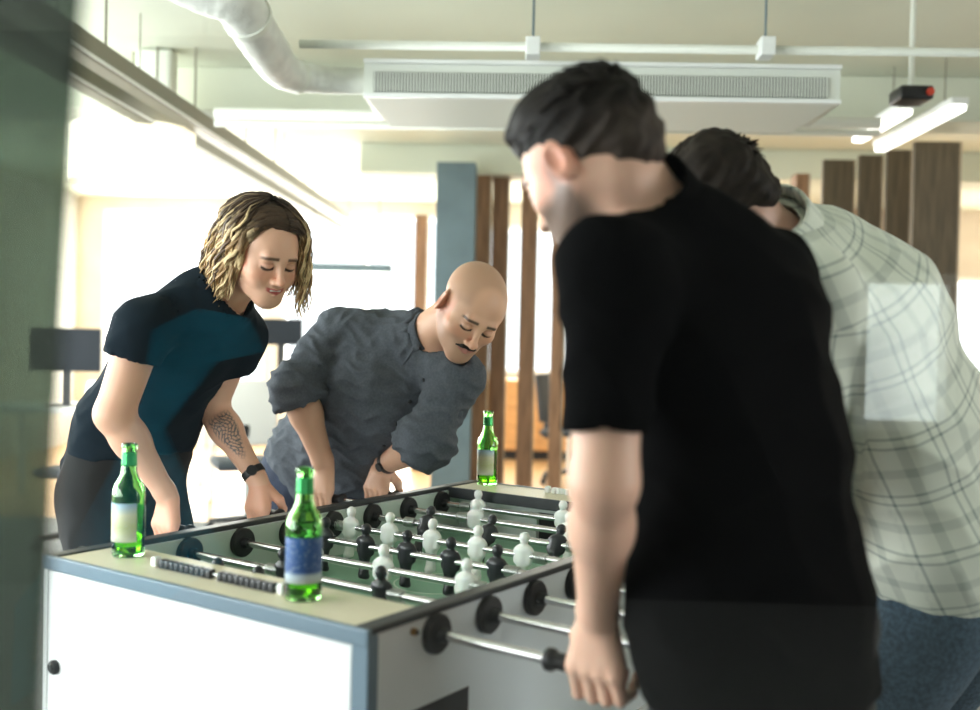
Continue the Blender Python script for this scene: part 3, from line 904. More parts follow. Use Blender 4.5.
p = px_room(250, 400, 6.8); office_chair(p[0], 6.8, 'pale backed office chair seen between the woman and bald man', .4, M['chairgrey'], M['deskwhite'])
p = px_room(88, 400, 6.2); office_chair(p[0], 6.2, 'pale backed office chair at far left behind the woman', -.3, M['chairgrey'], M['deskwhite'])
p = px_room(570, 420, 9.6); office_chair(p[0], 9.6, 'dark office chair behind the timber fins', 1.2, M['chairgrey'], M['chairgrey'])
p = px_room(345, 268, 9.5)
o = room_empty('linear_pendant', p[0], 9.5, p[2]); tag(o, 'dark slim pendant lamp above the bald man\'s shoulder, far back', 'lamp')
MB().box((-.42, 0, -.03), (.42, .08, .04), .01).build('housing', M['blue_paint'], o)
MB().box((-.40, .01, -.045), (.40, .07, -.0305), .004).build('tube', M['lamp'], o)
for a in (-.3, .3): MB().tube([(a, .04, .04), (a, .04, CZ-p[2])], .004, 8).build('cord', M['black'], o)
p = px_room(540, 420, 11.2)
o = room_empty('sideboard', p[0], 11.3); tag(o, 'orange brown timber sideboard far back behind the fins', 'cabinet')
MB().box((-1.3, 0, .1), (1.3, .5, .86), .01).build('body', mat('orange_timber', (.62, .33, .13), .5, noise=(5, .2, (1, 8, 8))), o)
for k in range(4): MB().box((-1.28+k*.645, -.02, .12), (-1.28+k*.645+.63, -.001, .84), .004).build('door', bpy.data.materials['orange_timber'], o)
MB().box((-1.2, .05, 0), (1.2, .45, .099)).build('plinth', M['black'], o)

# ================================================================== the football table
W, L, T, RZ, R0, PL = .818, 1.414, .030, .857, .163, .156
ZR, ZF, ZB = .900, .775, .52
tab = empty('football_table', (W/2, L/2, 0))
tag(tab, 'white and grey football table with green field in the middle of the group', 'football table')
def tp(mb, name, m, parent=tab, **k):
    o = mb.build(name, m, parent, **k)
    if parent is tab: o.matrix_parent_inverse = Matrix.Translation((-W/2, -L/2, 0))
    return o
side = tp(MB().box((W-T, .004, ZB), (W, L-.004, ZR-.012), .001), 'side_panel', M['tabside'])
tp(MB().box((0, .004, ZB), (T, L-.004, ZR-.012), .001), 'side_panel', M['tabside'])
# inner facing of the left and right panels
tp(MB().box((T, T, ZF), (T+.003, L-T, ZR-.013)), 'inner_facing', M['inner'])
tp(MB().box((W-T-.003, T, ZF), (W-T, L-T, ZR-.013)), 'inner_facing', M['inner'])
tp(MB().box((T+.0005, .004, ZB), (W-T-.0005, .004+T, ZR-.020), .001), 'end_panel', M['tabwhite'])
tp(MB().box((T+.0005, L-T-.004, ZB), (W-T-.0005, L-.004, ZR-.020), .001), 'end_panel', M['tabwhite'])
# white face of the near end runs to the corners, framed by dark corner posts
tp(MB().box((.012, -.002, ZB+.01), (W-.030, .0035, ZR-.030), .001), 'end_face', M['tabwhite'])
tp(MB().box((W-.029, -.003, ZB), (W+.004, .022, ZR-.012), .003), 'corner_post', M['edge'])
tp(MB().box((-.004, -.003, ZB), (.0115, .022, ZR-.012), .003), 'corner_post', M['tabwhite'])
for x in (-.004, W-.029): tp(MB().box((x, L-.022, ZB), (x+.033, L+.003, ZR-.012), .003), 'corner_post', M['edge'])
# dark rims on the long sides
for x in (-.004, W-T+.002): tp(MB().box((x, .0, ZR-.0118), (x+T+.002, L, ZR), .003), 'rim', M['rim'])
# plateaus (counter tops) at both ends with blue-grey edging
pn = tp(MB().box((-.004+T+.0025, .006, ZR-.020), (W-T+.0015, PL, ZR-.003), .002), 'plateau', M['plateau'])
MB()
tp(MB().box((-.005, -.006, ZR-.028), (W+.005, .0055, ZR-.001), .003), 'edging', M['edge'])
pf = tp(MB().box((T-.0015, L-PL, ZR-.020), (W-T+.0015, L-.006, ZR-.003), .002), 'plateau', M['plateau'])
tp(MB().box((T-.001, L-PL-.006, ZR-.032), (W-T+.001, L-PL-.0005, ZR-.001), .002), 'edging', M['rim'])
tp(MB().box((-.005, L-.0055, ZR-.028), (W+.005, L+.006, ZR-.001), .003), 'edging', M['edge'])
# floor of the box and the playing field with its lines
tp(MB().box((T+.001, .035, ZF-.012), (W-T-.001, L-.035, ZF), 0), 'playing_field', M['field'])
mb = MB(); z = ZF+.0006; cx = W/2
mb.box((T+.01, L/2-.002, ZF), (W-T-.01, L/2+.002, z))
for r_ in (.095,):
    for k in range(40):
        a, b = 2*pi*k/40, 2*pi*(k+1)/40
        mb.poly([(cx+r_*cos(a), L/2+r_*sin(a), ZF), (cx+r_*cos(b), L/2+r_*sin(b), ZF), (cx+(r_+.004)*cos(b), L/2+(r_+.004)*sin(b), ZF), (cx+(r_+.004)*cos(a), L/2+(r_+.004)*sin(a), ZF)], (0, 0, .0006))
for s_ in (0, 1):
    y0 = .10 if s_ == 0 else L-.10; y1 = .34 if s_ == 0 else L-.34
    for xx in (cx-.2, cx+.2): mb.box((xx-.002, min(y0, y1), ZF), (xx+.002, max(y0, y1), z))
    mb.box((cx-.2, y1-.002, ZF), (cx+.2, y1+.002, z))
tp(mb, 'field_line', M['fline'])
# goals: inner end boards with dark mouths
for y, sgn in ((.10, 1), (L-.10, -1)):
    mb = MB(); y2 = y+sgn*.012; a, b = min(y, y2), max(y, y2)
    mb.box((T+.004, a, ZF), (cx-.105, b, ZR-.034)); mb.box((cx+.105, a, ZF), (W-T-.004, b, ZR-.034)); mb.box((cx-.105, a, ZF+.075), (cx+.105, b, ZR-.034))
    tp(mb, 'goal_board', M['tabwhite'])
    y3 = y-sgn*.045; tp(MB().box((cx-.105, min(y, y3), ZF), (cx+.105, max(y, y3)-.001, ZF+.074)), 'goal', M['black'])
# bolt, screw, ball return
def bolt(c, ax, r, m, nm='bolt'):
    c = Vector(c); ax = Vector(ax)
    o = tp(MB().tube([c, c+ax*.006, c+ax*.009], [r, r, r*.8], 24), nm, m, auto=40)
    o2 = MB().tube([c+ax*.0091, c+ax*.012], [r*.55, r*.4], 16).build('bolt_cap', M['rim'], o, auto=40)
    return o
bolt((.036, -.002, .688), (0, -1, 0), .014, M['black'])
bolt((.036, -.002, .575), (0, -1, 0), .014, M['black'])
bolt((W, .107, .872), (1, 0, 0), .006, mat('brass_screw', (.35, .2, .08), .3, metal=1), 'screw')
o = tp(MB().box((W-.002, .070, .66), (W+.0012, .262, .745), .0005), 'ball_return', M['black'])  # black plate stands in for the shade inside the cut-out
o['label'] = 'flat black plate for the shaded ball return opening'
# legs
for x in (.02, W-.10):
    for y in (.02, L-.10):
        tp(MB().box((x, y, .03), (x+.08, y+.08, ZB+.03), .008), 'leg', M['edge'], auto=40)
        tp(MB().tube([(x+.04, y+.04, 0), (x+.04, y+.04, .032)], .03, 20), 'levelling_foot', M['black'], auto=40)
tp(MB().box((T+.001, .035, ZB), (W-T-.001, L-.035, ZB+.015)), 'bottom_board', M['tabside'])

# score counters: a wire of beads on each plateau
def counter(y, far):
    x0, x1 = (.235, .565) if not far else (.30, .62)
    root = tp(MB().tube([(x0, y, ZR+.006), (x1, y, ZR+.006)], .002, 8), 'score_counter', M['steel'])
    for x in (x0, x1):
        o = MB().box((x-.008, y-.008, ZR-.003), (x+.008, y+.008, ZR+.016), .004).build('end_stop', M['pwhite'], root, auto=40)
    n = 0
    for k in range(20):
        if k < 10: x = x0+.022+k*.0142
        else: x = x1-.022-(19-k)*.0142
        o = MB().box((x-.0062, y-.0075, ZR-.0025), (x+.0062, y+.0075, ZR+.0135), .002).build('score_bead', M['pblack'] if not far or k > 12 else M['pwhite'], root, auto=40)
counter(.072, False)
counter(L-.05, True)

# one player, made once in each colour, shared by the rods
def player_mesh(name):
    F = Field()
    F.ell((0, 0, .034), (.0105, .0105, .012), k=.004)
    F.cone((0, 0, .014), (0, 0, .026), .0055, .005, .004)
    F.cone((-.010, 0, .012), (.010, 0, .012), .0085, .0085, .006)
    F.cone((-.017, 0, .008), (-.0155, .002, -.012), .0065, .0058, .004)
    F.cone((.017, 0, .008), (.0155, .002, -.012), .0065, .0058, .004)
    F.cone((0, 0, .008), (0, 0, -.016), .0125, .0115, .006, lat=(1, 0, 0), q=1.25)
    F.cone((-.006, 0, -.018), (-.0045, 0, -.055), .0075, .005, .004)
    F.cone((.006, 0, -.018), (.0045, 0, -.055), .0075, .005, .004)
    F.cone((0, -.003, -.058), (0, .006, -.061), .0075, .0075, .004, lat=(1, 0, 0), q=1.3)
    F.cone((0, 0, -.050), (0, 0, -.064), .0078, .0085, .004, lat=(1, 0, 0), q=1.3, flat=True)
    V, Q = surface(F, .0019); V = V*1.12
    return np_mesh(name, V, Q)
pm = {'b': player_mesh('player'), 'w': player_mesh('player')}
pm['b'].materials.append(M['pblack']); pm['w'].materials.append(M['pwhite'])
def spring_mesh():
    mb = MB(); pts = []
    for k in range(57):
        a = k*2*pi/8; pts.append((k/56*.034-.017, .0118*cos(a), .0118*sin(a)))
    mb.tube(pts, .0016, 6)
    return mb.mesh('spring', smooth=True)
sm = spring_mesh(); sm.materials.append(M['steel'])
bm_ = MB().tube([(-.012, 0, 0), (-.010, 0, 0), (.010, 0, 0), (.012, 0, 0)], [.013, .016, .016, .013], 20).mesh('bumper', auto=40); bm_.materials.append(M['black'])
hm_ = MB().tube([(0, 0, 0), (.004, 0, 0), (.012, 0, 0), (.02, 0, 0), (.055, 0, 0), (.10, 0, 0), (.118, 0, 0), (.122, 0, 0)], [.014, .018, .018, .0125, .0145, .0135, .016, .012], 24).mesh('handle', auto=50); hm_.materials.append(M['black'])
dm_ = MB().tube([(-.003, 0, 0), (0, 0, 0), (.010, 0, 0), (.013, 0, 0), (.0135, 0, 0), (.028, 0, 0)], [.033, .033, .033, .030, .013, .011], 32).mesh('bearing', auto=40); dm_.materials.append(M['black'])

# (colour, players at x, side of the handle, x of the handle's inner end, tilt of the players, springs at)
rods = [('b', (.30, .41, .52), 'R', 1.030, 0, ()),
        ('b', (.325, .580), 'R', 1.10, .1, (.295, .615)),
        ('w', (.26, .455, .665), 'L', -.135, .05, (.695,)),
        ('b', (.15, .275, .395, .515, .635), 'R', 1.08, -.06, (.120, .675)),
        ('w', (.095, .220, .350, .480, .605), 'L', -.145, .06, (.062, .650)),
        ('b', (.215, .405, .600), 'R', 1.10, -.55, (.165, .645)),
        ('w', (.262, .545), 'L', -.20, .05, (.222, .585)),
        ('w', (.165, .44, .66), 'L', -.125, 0, (.125, .70))]
for i, (c, xs, hs, hx, tilt, sp) in enumerate(rods):
    y = R0+.15*i
    x0, x1 = (-.09, hx+.12) if hs == 'R' else (hx-.12, .818+.23)
    if i == 0: x0 = -.12
    rod = tp(MB().tube([(x0, y, RZ), (x1, y, RZ)], .0078, 20), 'rod', M['chrome'], smooth=False, auto=40)
    for x in xs:
        o = link('player', pm[c], None, rod); o.location = (x, y, RZ); o.rotation_euler = (tilt, 0, 0 if c == 'b' else pi)
        o['label'] = 'black player figure' if c == 'b' else 'white player figure'
    for x in sp:
        o = link('spring', sm, None, rod); o.location = (x, y, RZ)
    for x in ((xs[0]-.026, xs[-1]+.026) if not sp else ()):
        o = link('bumper', bm_, None, rod); o.location = (x, y, RZ)
    o = link('handle', hm_, None, rod); o.location = (hx, y, RZ)
    if hs == 'L': o.rotation_euler = (0, 0, pi)
    e = link('end_cap', bm_, None, rod); e.location = (x0 if hs == 'R' else x1, y, RZ)
    for x, r_ in ((W, 0), (T+.003, 0), (0, pi), (W-T-.003, pi)):
        o = link('bearing', dm_, None, tab); o.matrix_parent_inverse = Matrix.Translation((-W/2, -L/2, 0))
        o.location = (x, y, RZ); o.rotation_euler = (0, 0, r_)

# ------------------------------------------------------------------ bottles
def bottle(loc, rz, lab, label, beer_h):
    root = empty('beer_bottle', loc, rz); tag(root, label, 'bottle', 'green beer bottles on the table')
    outer = [(0, .003), (.024, .002), (.0285, 0.0), (.0305, .004), (.0308, .012), (.0308, .130), (.0300, .142), (.0262, .155), (.0190, .168), (.0152, .180), (.0138, .205), (.0132, .228), (.0145, .230), (.0148, .240), (.0135, .2425), (.0105, .2425)]
    inner = [(.0095, .240), (.0110, .205), (.0125, .180), (.0165, .166), (.0240, .152), (.0278, .140), (.0284, .130), (.0284, .010), (.0250, .006), (0, .007)]
    outer = [(r_, z_*.9) for r_, z_ in outer]; inner = [(r_, z_*.9) for r_, z_ in inner]
    MB().lathe(outer+inner, 40).build('glass', M['bottle'], root, auto=50)
    b = [(0, .0075), (.0245, .0068), (.0282, .0105)]+[(.0282, z_) for z_ in (.05, .09) if z_ < beer_h]+[(.0282, beer_h), (0, beer_h)]
    MB().lathe(b, 36).build('beer', M['beer'], root, auto=40)
    def band(z0, z1, a0, a1, m, nm, r=.0312, f=None):
        mb = MB(); n = 20; rows = 7; g = []
        for j in range(rows+1):
            zz = z0+(z1-z0)*j/rows; rr = f(zz) if f else r
            g.append([mb.bm.verts.new((rr*cos(a0+(a1-a0)*k/n), rr*sin(a0+(a1-a0)*k/n), zz)) for k in range(n+1)])
        for j in range(rows):
            for k in range(n): mb.bm.faces.new((g[j][k], g[j][k+1], g[j+1][k+1], g[j+1][k]))
        o = mb.build(nm, m, root, smooth=True)
        sd = o.modifiers.new('thickness', 'SOLIDIFY'); sd.thickness = .0003; sd.offset = 1
    band(.030, .105, -1.25, 1.25, lab, 'front_label')
    band(.034, .095, pi-.8, pi+.8, lab, 'back_label')
    nf = lambda z_: np.interp(z_, [.151, .162, .1845, .205], [.0194, .0156, .0142, .0136])
    band(.175, .202, 0, 2*pi, M['foil'], 'neck_foil', f=nf)
def on_table(px, py, z=ZR-.003):
    d = FW + RT*(px-490)/FPX - UP*(py-355)/FPX; t = (z-CAM[2])/d[2]; return CAM+d*t
for px, py, lab, tw, bh, txt in ((303, 598, 'label_blue', 0.0, .030, 'green beer bottle with a dark blue label, the nearest of the three'),
                             (128, 555, 'label_pale', -.75, .034, 'green beer bottle with a pale landscape label on the left table corner'),
                             (487, 484, 'label_pale', -.6, .105, 'green beer bottle standing on the far end of the table')):
    p = on_table(px, py); fc = atan2(CAM[1]-p[1], CAM[0]-p[0])
    bottle(tuple(p), fc+tw, M[lab], txt, bh)

# blue cloth added out of view, outlined so its reflection tints the glass at left
def mirror_pt(px, py, v=-1.5):
    q = px_room(px, py, 2*.585-v); return (q[0], v, q[2])
ol = [(150, 330), (196, 308), (246, 318), (262, 352), (214, 362), (160, 430), (200, 520), (225, 560), (20, 700), (24, 600), (70, 545), (110, 470), (140, 400)]
o = MB().poly([mirror_pt(*q) for q in ol], (0, -.03, 0)).build('reflection_cloth', mat('reflection_blue', (.03, .30, .46), .9, noise=(4, .3)), room=True)
o.data.materials[0].node_tree.nodes['Principled BSDF'].inputs['Specular IOR Level'].default_value = .1
tag(o, 'added blue cloth behind the viewer, placed for its faint reflection in the glass at left', 'cloth')
MB().tube([mirror_pt(198, 312), (mirror_pt(198, 312)[0], -1.515, CZ)], .004, 8).build('cord', M['black'], o)

# ================================================================== the people
def thigh(p, z, back=0.): return p
def ground(p, x=0, y=0, z=.09): return np.array([p[0]+x, p[1]+y, z])

def cap_hair(name, H, body, m, col, lumps, thick=.012, face_cut=(.070, .10, -.25), fade=None, disp=(90, .0025), h=.0042, cuts=()):
    """short hair: a shell over the skull, trimmed round face, ears and nape"""
    F = Field()
    H.ell(F, (0, -.022, .042), (.077+thick*.45, .097+thick*.6, .080+thick), .02)
    for c, r in lumps: H.ell(F, c, r, .03)
    # front and lower trimming
    for p, n in cuts: F.cut(H.w(*p), n[0]*H.r+n[1]*H.f+n[2]*H.u)
    V, Q = surface(F, h); me = np_mesh(name, V, Q)
    V = get_co(me); N = get_no(me)
    st = H.f
    d = disp[1]*folds(V, disp[0], 3, (st, .25)) + disp[1]*.7*waves(V, disp[0]*1.6, 8, stretch=(st, .2))
    V = V+N*d[:, None]; set_co(me, V)
    L = H.loc(V)
    C = np.tile(np.array(col, float), (len(V), 1))*(1+.25*waves(V, 120, 4)[:, None])
    if fade is not None:
        t = smooth_step(L[:, 2], .045, -.02)[:, None]*fade[1]; C = C*(1-t)+np.array(fade[0])*t
    set_attr(me, 'Col', np.clip(C, 0, 1))
    return link(name, me, m, body)

def short_locks(H, n, col, length, region, direction, r=.0045, seed=2, lift=.3):
    rg = np.random.RandomState(seed); paths = []; cols = []
    while len(paths) < n:
        th = rg.rand()*1.9; ph = rg.rand()*2*pi
        x, y, z = sin(th)*sin(ph), sin(th)*cos(ph), cos(th)
        if not region(x, y, z): continue
        p = np.array([x*.080, -.022+y*.102, .042+z*.090]); nn = nrm([x/.08, y/.1, z/.09])
        d = nrm(direction(x, y, z)+rg.randn(3)*.22); d = nrm(d-nn*(d@nn)*.9)
        q = []; c = p+nn*.002
        L = length*(.7+.6*rg.rand())
        for k in range(6):
            q.append(H.w(*c)); c = c+L/5*nrm(d+nn*lift*(1-k/3.2))
        paths.append((q, r*H.sc*(.8+.5*rg.rand()), Vector(H.w(*(p+nn))-H.w(*p))))
        cc = np.array(col)*(.7+.7*rg.rand()); cols.append(lambda f, cc=cc: cc)
    return paths, cols

FX = np.array([1., 0, 0])
def collar_ring(name, body, m, base, axis, r, h, th, front, flare=.0, gap=.5, q=1., lat=None, tips=None):
    """standing collar with an opening at the front"""
    F = Field(); b = np.array(base); a = nrm(axis)
    F.cone(b-a*.02, b+a*h, r+th+flare, r+th, .004, lat=lat, q=q, flat=True)
    F.cone(b-a*.06, b+a*(h+.05), r+.002, r-.001, .003, sub=True, lat=lat, q=q)
    F.cut(b-a*.004, -a)
    f = nrm(np.array(front)-a*(np.array(front)@a)); s_ = np.cross(a, f)
    F.cone(b+f*(r+.02)-a*.01, b+f*(r+.02)+a*(h+.03), .004, gap*r, .003, sub=True)
    if tips:
        for q_ in (-1, 1):
            p0 = b+a*h*.50+f*(r+.012)*.84+s_*q_*(r+.012)*.62
            F.cone(p0, p0-a*tips*.75+f*tips*.42+s_*q_*tips*.12, .0065, .003, .004, lat=s_, q=2.2, qb=1.0)
            F.cone(b+a*h*.6+s_*q_*(r+.006), p0, .007, .007, .006, lat=a, q=2.6)
    V, Q = surface(F, .0028); me = np_mesh(name, V, Q)
    V = get_co(me)
    set_attr(me, 'Cloth', np.stack([V[:, 0], V[:, 1]*.5+V[:, 2], V[:, 2]*0], 1), 'FLOAT_VECTOR')
    return link(name, me, m, body)

def eyes(H, body, iris=(.12, .07, .03), look=(0, 1, -.3)):
    pass

# ---------------------------------------------------------------- woman in the dark t-shirt
hw = Head(at(263, 254, 2.49), cv(.62, -.50, .68), cv(.26, 1, .30), .96, True)
J = dict(neck=at(214, 300, 2.56), shR=at(143, 328, 2.43), shL=at(236, 336, 2.72), elR=at(114, 414, 2.42), elL=at(211, 405, 2.80),
         hipR=at(98, 492, 2.66), hipL=at(146, 492, 2.86))
rodR = np.array([-.195, R0+.30, RZ]); rodL = np.array([-.205, R0+.60, RZ])
WR, WL = nrm([-.30, -.12, .9]), nrm([-.35, -.1, .9])
J['handR'] = (rodR, FX, WR, nrm([.25, -1, .45]), -1, .0125, .92)
J['handL'] = (rodL, FX, WL, nrm([.45, -.75, .6]), 1, .0125, .92)
def perpx(v): v = np.array(v)-FX*v[0]; return nrm(v)
def handbits(J, s, lean):
    G, A, W_, N_, sd, R_, sc = J['hand'+s]
    w = perpx(W_); n = N_-A*(N_@A); n = nrm(n-w*(n@w))
    p = G+sc*(w*.088+n*.012); J['palm'+s] = p; J['wr'+s] = p+nrm(J['el'+s]-p)*.022*sc + np.array(lean)
for s_ in 'LR': handbits(J, s_, (0, 0, 0))
for s_, fx, fy in (('R', -.02, -.02), ('L', -.02, .06)):
    J['kn'+s_] = ground(J['hip'+s_], .10, fy, .50); J['an'+s_] = ground(J['hip'+s_], .02, fy, .09)
J['toe'] = nrm([1, -.1, 0])
latw = nrm(J['shL']-J['shR'])
tw = [(at(204, 324, 2.62), .070), (at(190, 345, 2.65), .080), (at(160, 392, 2.71), .074), (at(132, 450, 2.76), .090), (at(124, 490, 2.78), .096)]
Zw = [(rodR, .11), (rodL, .11), ((J['elL']+J['wrL'])/2, .13)]
def colw(V, H):
    C = H.colour(V, (.78, .45, .31), (.45, .07, .07), (.07, .04, .022))
    a, b = J['elL'], J['wrL']; ax = nrm(b-a); L = np.linalg.norm(b-a)
    t = (V-a)@ax/L; rad_ = V-a-np.outer(t*L, ax); rr = np.linalg.norm(rad_, axis=1)
    toward = nrm(CAM-a); side_ = (rad_@toward)/np.maximum(rr, 1e-6)
    m = smooth_step(t, .16, .24)*smooth_step(t, .80, .66)*(rr < .06)*smooth_step(side_, -.1, .3)
    lat_ = nrm(np.cross(ax, toward)); lx = rad_@lat_
    m *= smooth_step(np.abs(lx), .034-.026*np.clip((t-.4)/.4, 0, 1), .026-.026*np.clip((t-.4)/.4, 0, 1))
    s1 = np.abs(np.sin(lx*330+3*np.sin(t*22))); s2 = np.abs(np.sin(t*L*260+2.5*np.sin(lx*120)))
    ink = np.clip(smooth_step(s1, .62, .35)+smooth_step(s2, .55, .3), 0, 1)*.8+.12
    k = (m*ink)[:, None]
    C = C*(1-k)+np.array((.09, .11, .12))*k
    hands = np.minimum(np.linalg.norm(V-rodR, axis=1), np.linalg.norm(V-rodL, axis=1)) < .09
    C[hands] *= np.array([1.02, .92, .9])
    return C
woman, Bw = build_person('person', 'smiling person with wavy blonde bob in a dark t-shirt, leaning over the table at left', J, hw,
    dict(upper=(.052, .044), fore=(.041, .0245)), dict(thigh=(.082, .055), calf=(.055, .036)), tw, latw, 1.5, None,
    dict(off=.016, cuff=.019, sleeve=.36, mat=M['tee'], neckhole=(J['neck']+nrm(hw.w(0, -.03, -.05)-J['neck'])*.035, nrm(hw.w(0, -.02, -.05)-J['neck'])*.12, .070, .085),
         torso=[tw[0], tw[1], (at(164, 378, 2.70), .082), (at(140, 420, 2.74), .094), (at(126, 474, 2.77), .108)],
         folds=[(14, .007, 5, (nrm(tw[3][0]-tw[0][0]), .45)), (30, .003, 9, None)]),
    M['darkpants'], colour=colw, smile=1, zones=Zw, hem=[(at(120, 462, 2.75), nrm(np.array([.25, 0, -1.])))])
# wavy bob
def bob(H, body):
    rg = np.random.RandomState(12); paths, cols = [], []
    gl = np.array([0, 0, -1.])@H.A.T                        # gravity in the head's own frame
    part = np.array([.012, .0, 0])
    for k in range(900):
        lay = rg.rand()
        ph = (rg.rand()*2-1)*pi
        if -.80 < ph < 1.22: continue
        tilt = rg.rand()**.8*.9
        x0 = sin(ph)
        thk = .006+.022*lay
        a, b, c = .078+thk, .100+thk*1.5, .082+thk*.8
        q = []; p = None; L = (.275+.05*rg.rand())*(.88 if abs(ph) > 2.2 else 1.)*(.82 if ph < 0 and ph > -1.9 else 1)
        st = .017; n = int(L/st)+1; th = .06+tilt*.9
        wv = rg.rand()*6.3; amp = .005+.006*rg.rand(); fr = 1.05+.35*rg.rand()
        sgn = 1 if x0 > 0 else -1
        for i in range(n):
            if th < 1.62:
                e = np.array([a*sin(th)*sin(ph), -.018+b*sin(th)*cos(ph), .040+c*cos(th)])
                th += st/.095
                p = e
            else:
                f = min(1, (i-6)/6.)
                out = nrm([sin(ph), cos(ph)*.8, 0])
                g_ = .25 if ph > 0 or ph < -1.9 else .75
                d = nrm(gl*g_+np.array([0, 0, -1])*(1-g_)+out*(.16-.20*f)+np.array([0, -.22, 0])*(ph > 0 or ph < -1.9))
                p = p+d*st
                # keep clear of the jaw and cheek
                w = p-np.array([0, .02, -.03]); lim = np.array([.070, .080, .11]); rr = sqrt(((w/lim)**2).sum())
                if rr < 1.02: p = np.array([0, .02, -.03])+w/rr*1.02
            tang = np.array([cos(ph), -sin(ph), 0])
            wob = amp*min(1, i/5)*sin(wv+i*fr)
            q.append(H.w(*(p+tang*wob+nrm([sin(ph), cos(ph), .01])*amp*.6*min(1, i/5)*cos(wv+i*fr))))
        paths.append((q, .0048*(.75+.6*rg.rand()), Vector(H.w(sin(ph), cos(ph), .3)-H.w(0, 0, 0))))
        hi = rg.rand()
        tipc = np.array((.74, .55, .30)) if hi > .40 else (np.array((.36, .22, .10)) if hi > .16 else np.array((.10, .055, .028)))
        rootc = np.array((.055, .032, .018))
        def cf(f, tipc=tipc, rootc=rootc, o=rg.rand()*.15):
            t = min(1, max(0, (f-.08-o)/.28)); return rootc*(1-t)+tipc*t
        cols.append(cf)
    # side-swept front, from the parting over the temples
    for k in range(300):
        sg = 1 if rg.rand() < .55 else -1
        y0 = .015+.052*rg.rand(); lay = rg.rand(); q = []
        px_ = -.012; t = .02; wv = rg.rand()*6.3; amp = .004+.004*rg.rand(); fr = 1.1+.3*rg.rand()
        n = int(((.27 if sg > 0 else .19)+.04*rg.rand())/.016); p = None
        for i in range(n):
            if t < 1.5:
                yy = y0 - (.022*t if sg > 0 else .006*t)
                s_ = sqrt(max(.05, 1-((yy+.018)/(.104+.012*lay))**2))
                a_, c_ = (.082+.016*lay)*max(s_, .74), (.084+.012*lay)*s_
                p = np.array([px_*(1-t/1.5)+sg*a_*sin(t), yy, .040+c_*cos(t)]); t += .016/.085
            else:
                g_ = .15 if sg > 0 else .65
                d = nrm(gl*g_+np.array([0, 0, -1])*(1-g_)+np.array([sg*(.12-.02*(i-8)), -.12 if sg > 0 else .0, 0])); p = p+d*.016
            w = amp*min(1, i/6)*sin(wv+i*fr)
            q.append(H.w(*(p+np.array([.5*w*sg, w, 0]))))
        paths.append((q, .0046*(.75+.6*rg.rand()), Vector(H.w(sg, .3, .5)-H.w(0, 0, 0))))
        hi = rg.rand(); tipc = np.array((.74, .55, .30)) if hi > .45 else np.array((.36, .22, .10)); 
        def cf2(f, tipc=tipc, o=rg.rand()*.15):
            t2 = min(1, max(0, (f-.2-o)/.35)); return np.array((.06, .036, .02))*(1-t2)+tipc*t2
        cols.append(cf2)
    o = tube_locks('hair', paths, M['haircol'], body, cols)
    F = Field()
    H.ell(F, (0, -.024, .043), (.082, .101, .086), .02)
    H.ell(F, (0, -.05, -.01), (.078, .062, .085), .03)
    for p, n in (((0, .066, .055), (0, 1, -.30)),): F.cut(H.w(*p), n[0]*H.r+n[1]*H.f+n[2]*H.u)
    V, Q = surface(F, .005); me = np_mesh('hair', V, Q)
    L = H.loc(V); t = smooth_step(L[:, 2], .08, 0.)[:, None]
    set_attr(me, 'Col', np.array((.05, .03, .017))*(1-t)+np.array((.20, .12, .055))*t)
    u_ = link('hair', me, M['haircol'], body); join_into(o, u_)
bob(hw, woman)
def teeth(H, body):
    F = Field(); H.cone(F, (-.020, .087, -.0525), (.020, .087, -.0525), .0050, .0050); H.cone(F, (-.011, .0925, -.0540), (.011, .0925, -.0540), .0050, .0050, .006)
    V, Q = surface(F, .0016); link('teeth', np_mesh('teeth', V, Q), M['teeth'], body)
teeth(hw, woman)
def band(name, body, a, b, t, r, w, m, face=None, lat=None):
    c = a+(b-a)*t; d = nrm(b-a); F = Field()
    F.cone(c-d*w, c+d*w, r+.0035, r+.0035, .002, flat=True); F.cone(c-d*(w+.03), c+d*(w+.03), r, r, .001, sub=True)
    F.cut(c-d*w, -d)
    V, Q = surface(F, .002); o = link(name, np_mesh(name, V, Q), m, body)
    if face is not None:
        n = nrm(np.array(face)-d*(np.array(face)@d))
        MB().tube([c+n*(r+.001), c+n*(r+.010)], w*1.35, 20).build('watch_case', m, o, auto=40)
    return o
band('wristband', woman, J['elL'], J['wrL'], .93, .0275, .010, M['black'], face=CAM-J['wrL'])
MB().tube([rodL+np.array([.011*k, 0, 0])+J['handL'][3]*.030 for k in (-1.6, -.6)], .0085, 12).build('ring', M['black'], woman, auto=40)

# ---------------------------------------------------------------- shaven man in the grey shirt
hb = Head(at(470, 311, 2.86), cv(.20, -.62, .72), cv(.60, 1, .45), 1.07)
K = dict(neck=at(416, 344, 3.04), shR=at(338, 332, 3.12), shL=at(458, 380, 2.93), elR=at(297, 388, 3.04), elL=at(428, 440, 2.90),
         hipR=at(292, 478, 3.42), hipL=at(352, 482, 3.36))
r6 = np.array([-.265, R0+.9, RZ]); r7 = np.array([-.185, R0+1.05, RZ])
K['handR'] = (r6, FX, nrm([-.1, .0, 1]), nrm([.2, -1, .3]), -1, .0125, .98)
K['handL'] = (r7, FX, nrm([.0, .05, 1]), nrm([.4, -.8, .45]), 1, .0125, .98)
K['wrR'] = None
for s_ in 'LR': handbits(K, s_, (0, 0, 0))
for s_, dx, dy in (('R', .03, -.03), ('L', .06, .04)):
    K['kn'+s_] = ground(K['hip'+s_], .12+dx, dy-.08, .52); K['an'+s_] = ground(K['hip'+s_], .03, dy, .09)
K['toe'] = nrm([.9, -.45, 0])
latb = nrm(K['shL']-K['shR'])
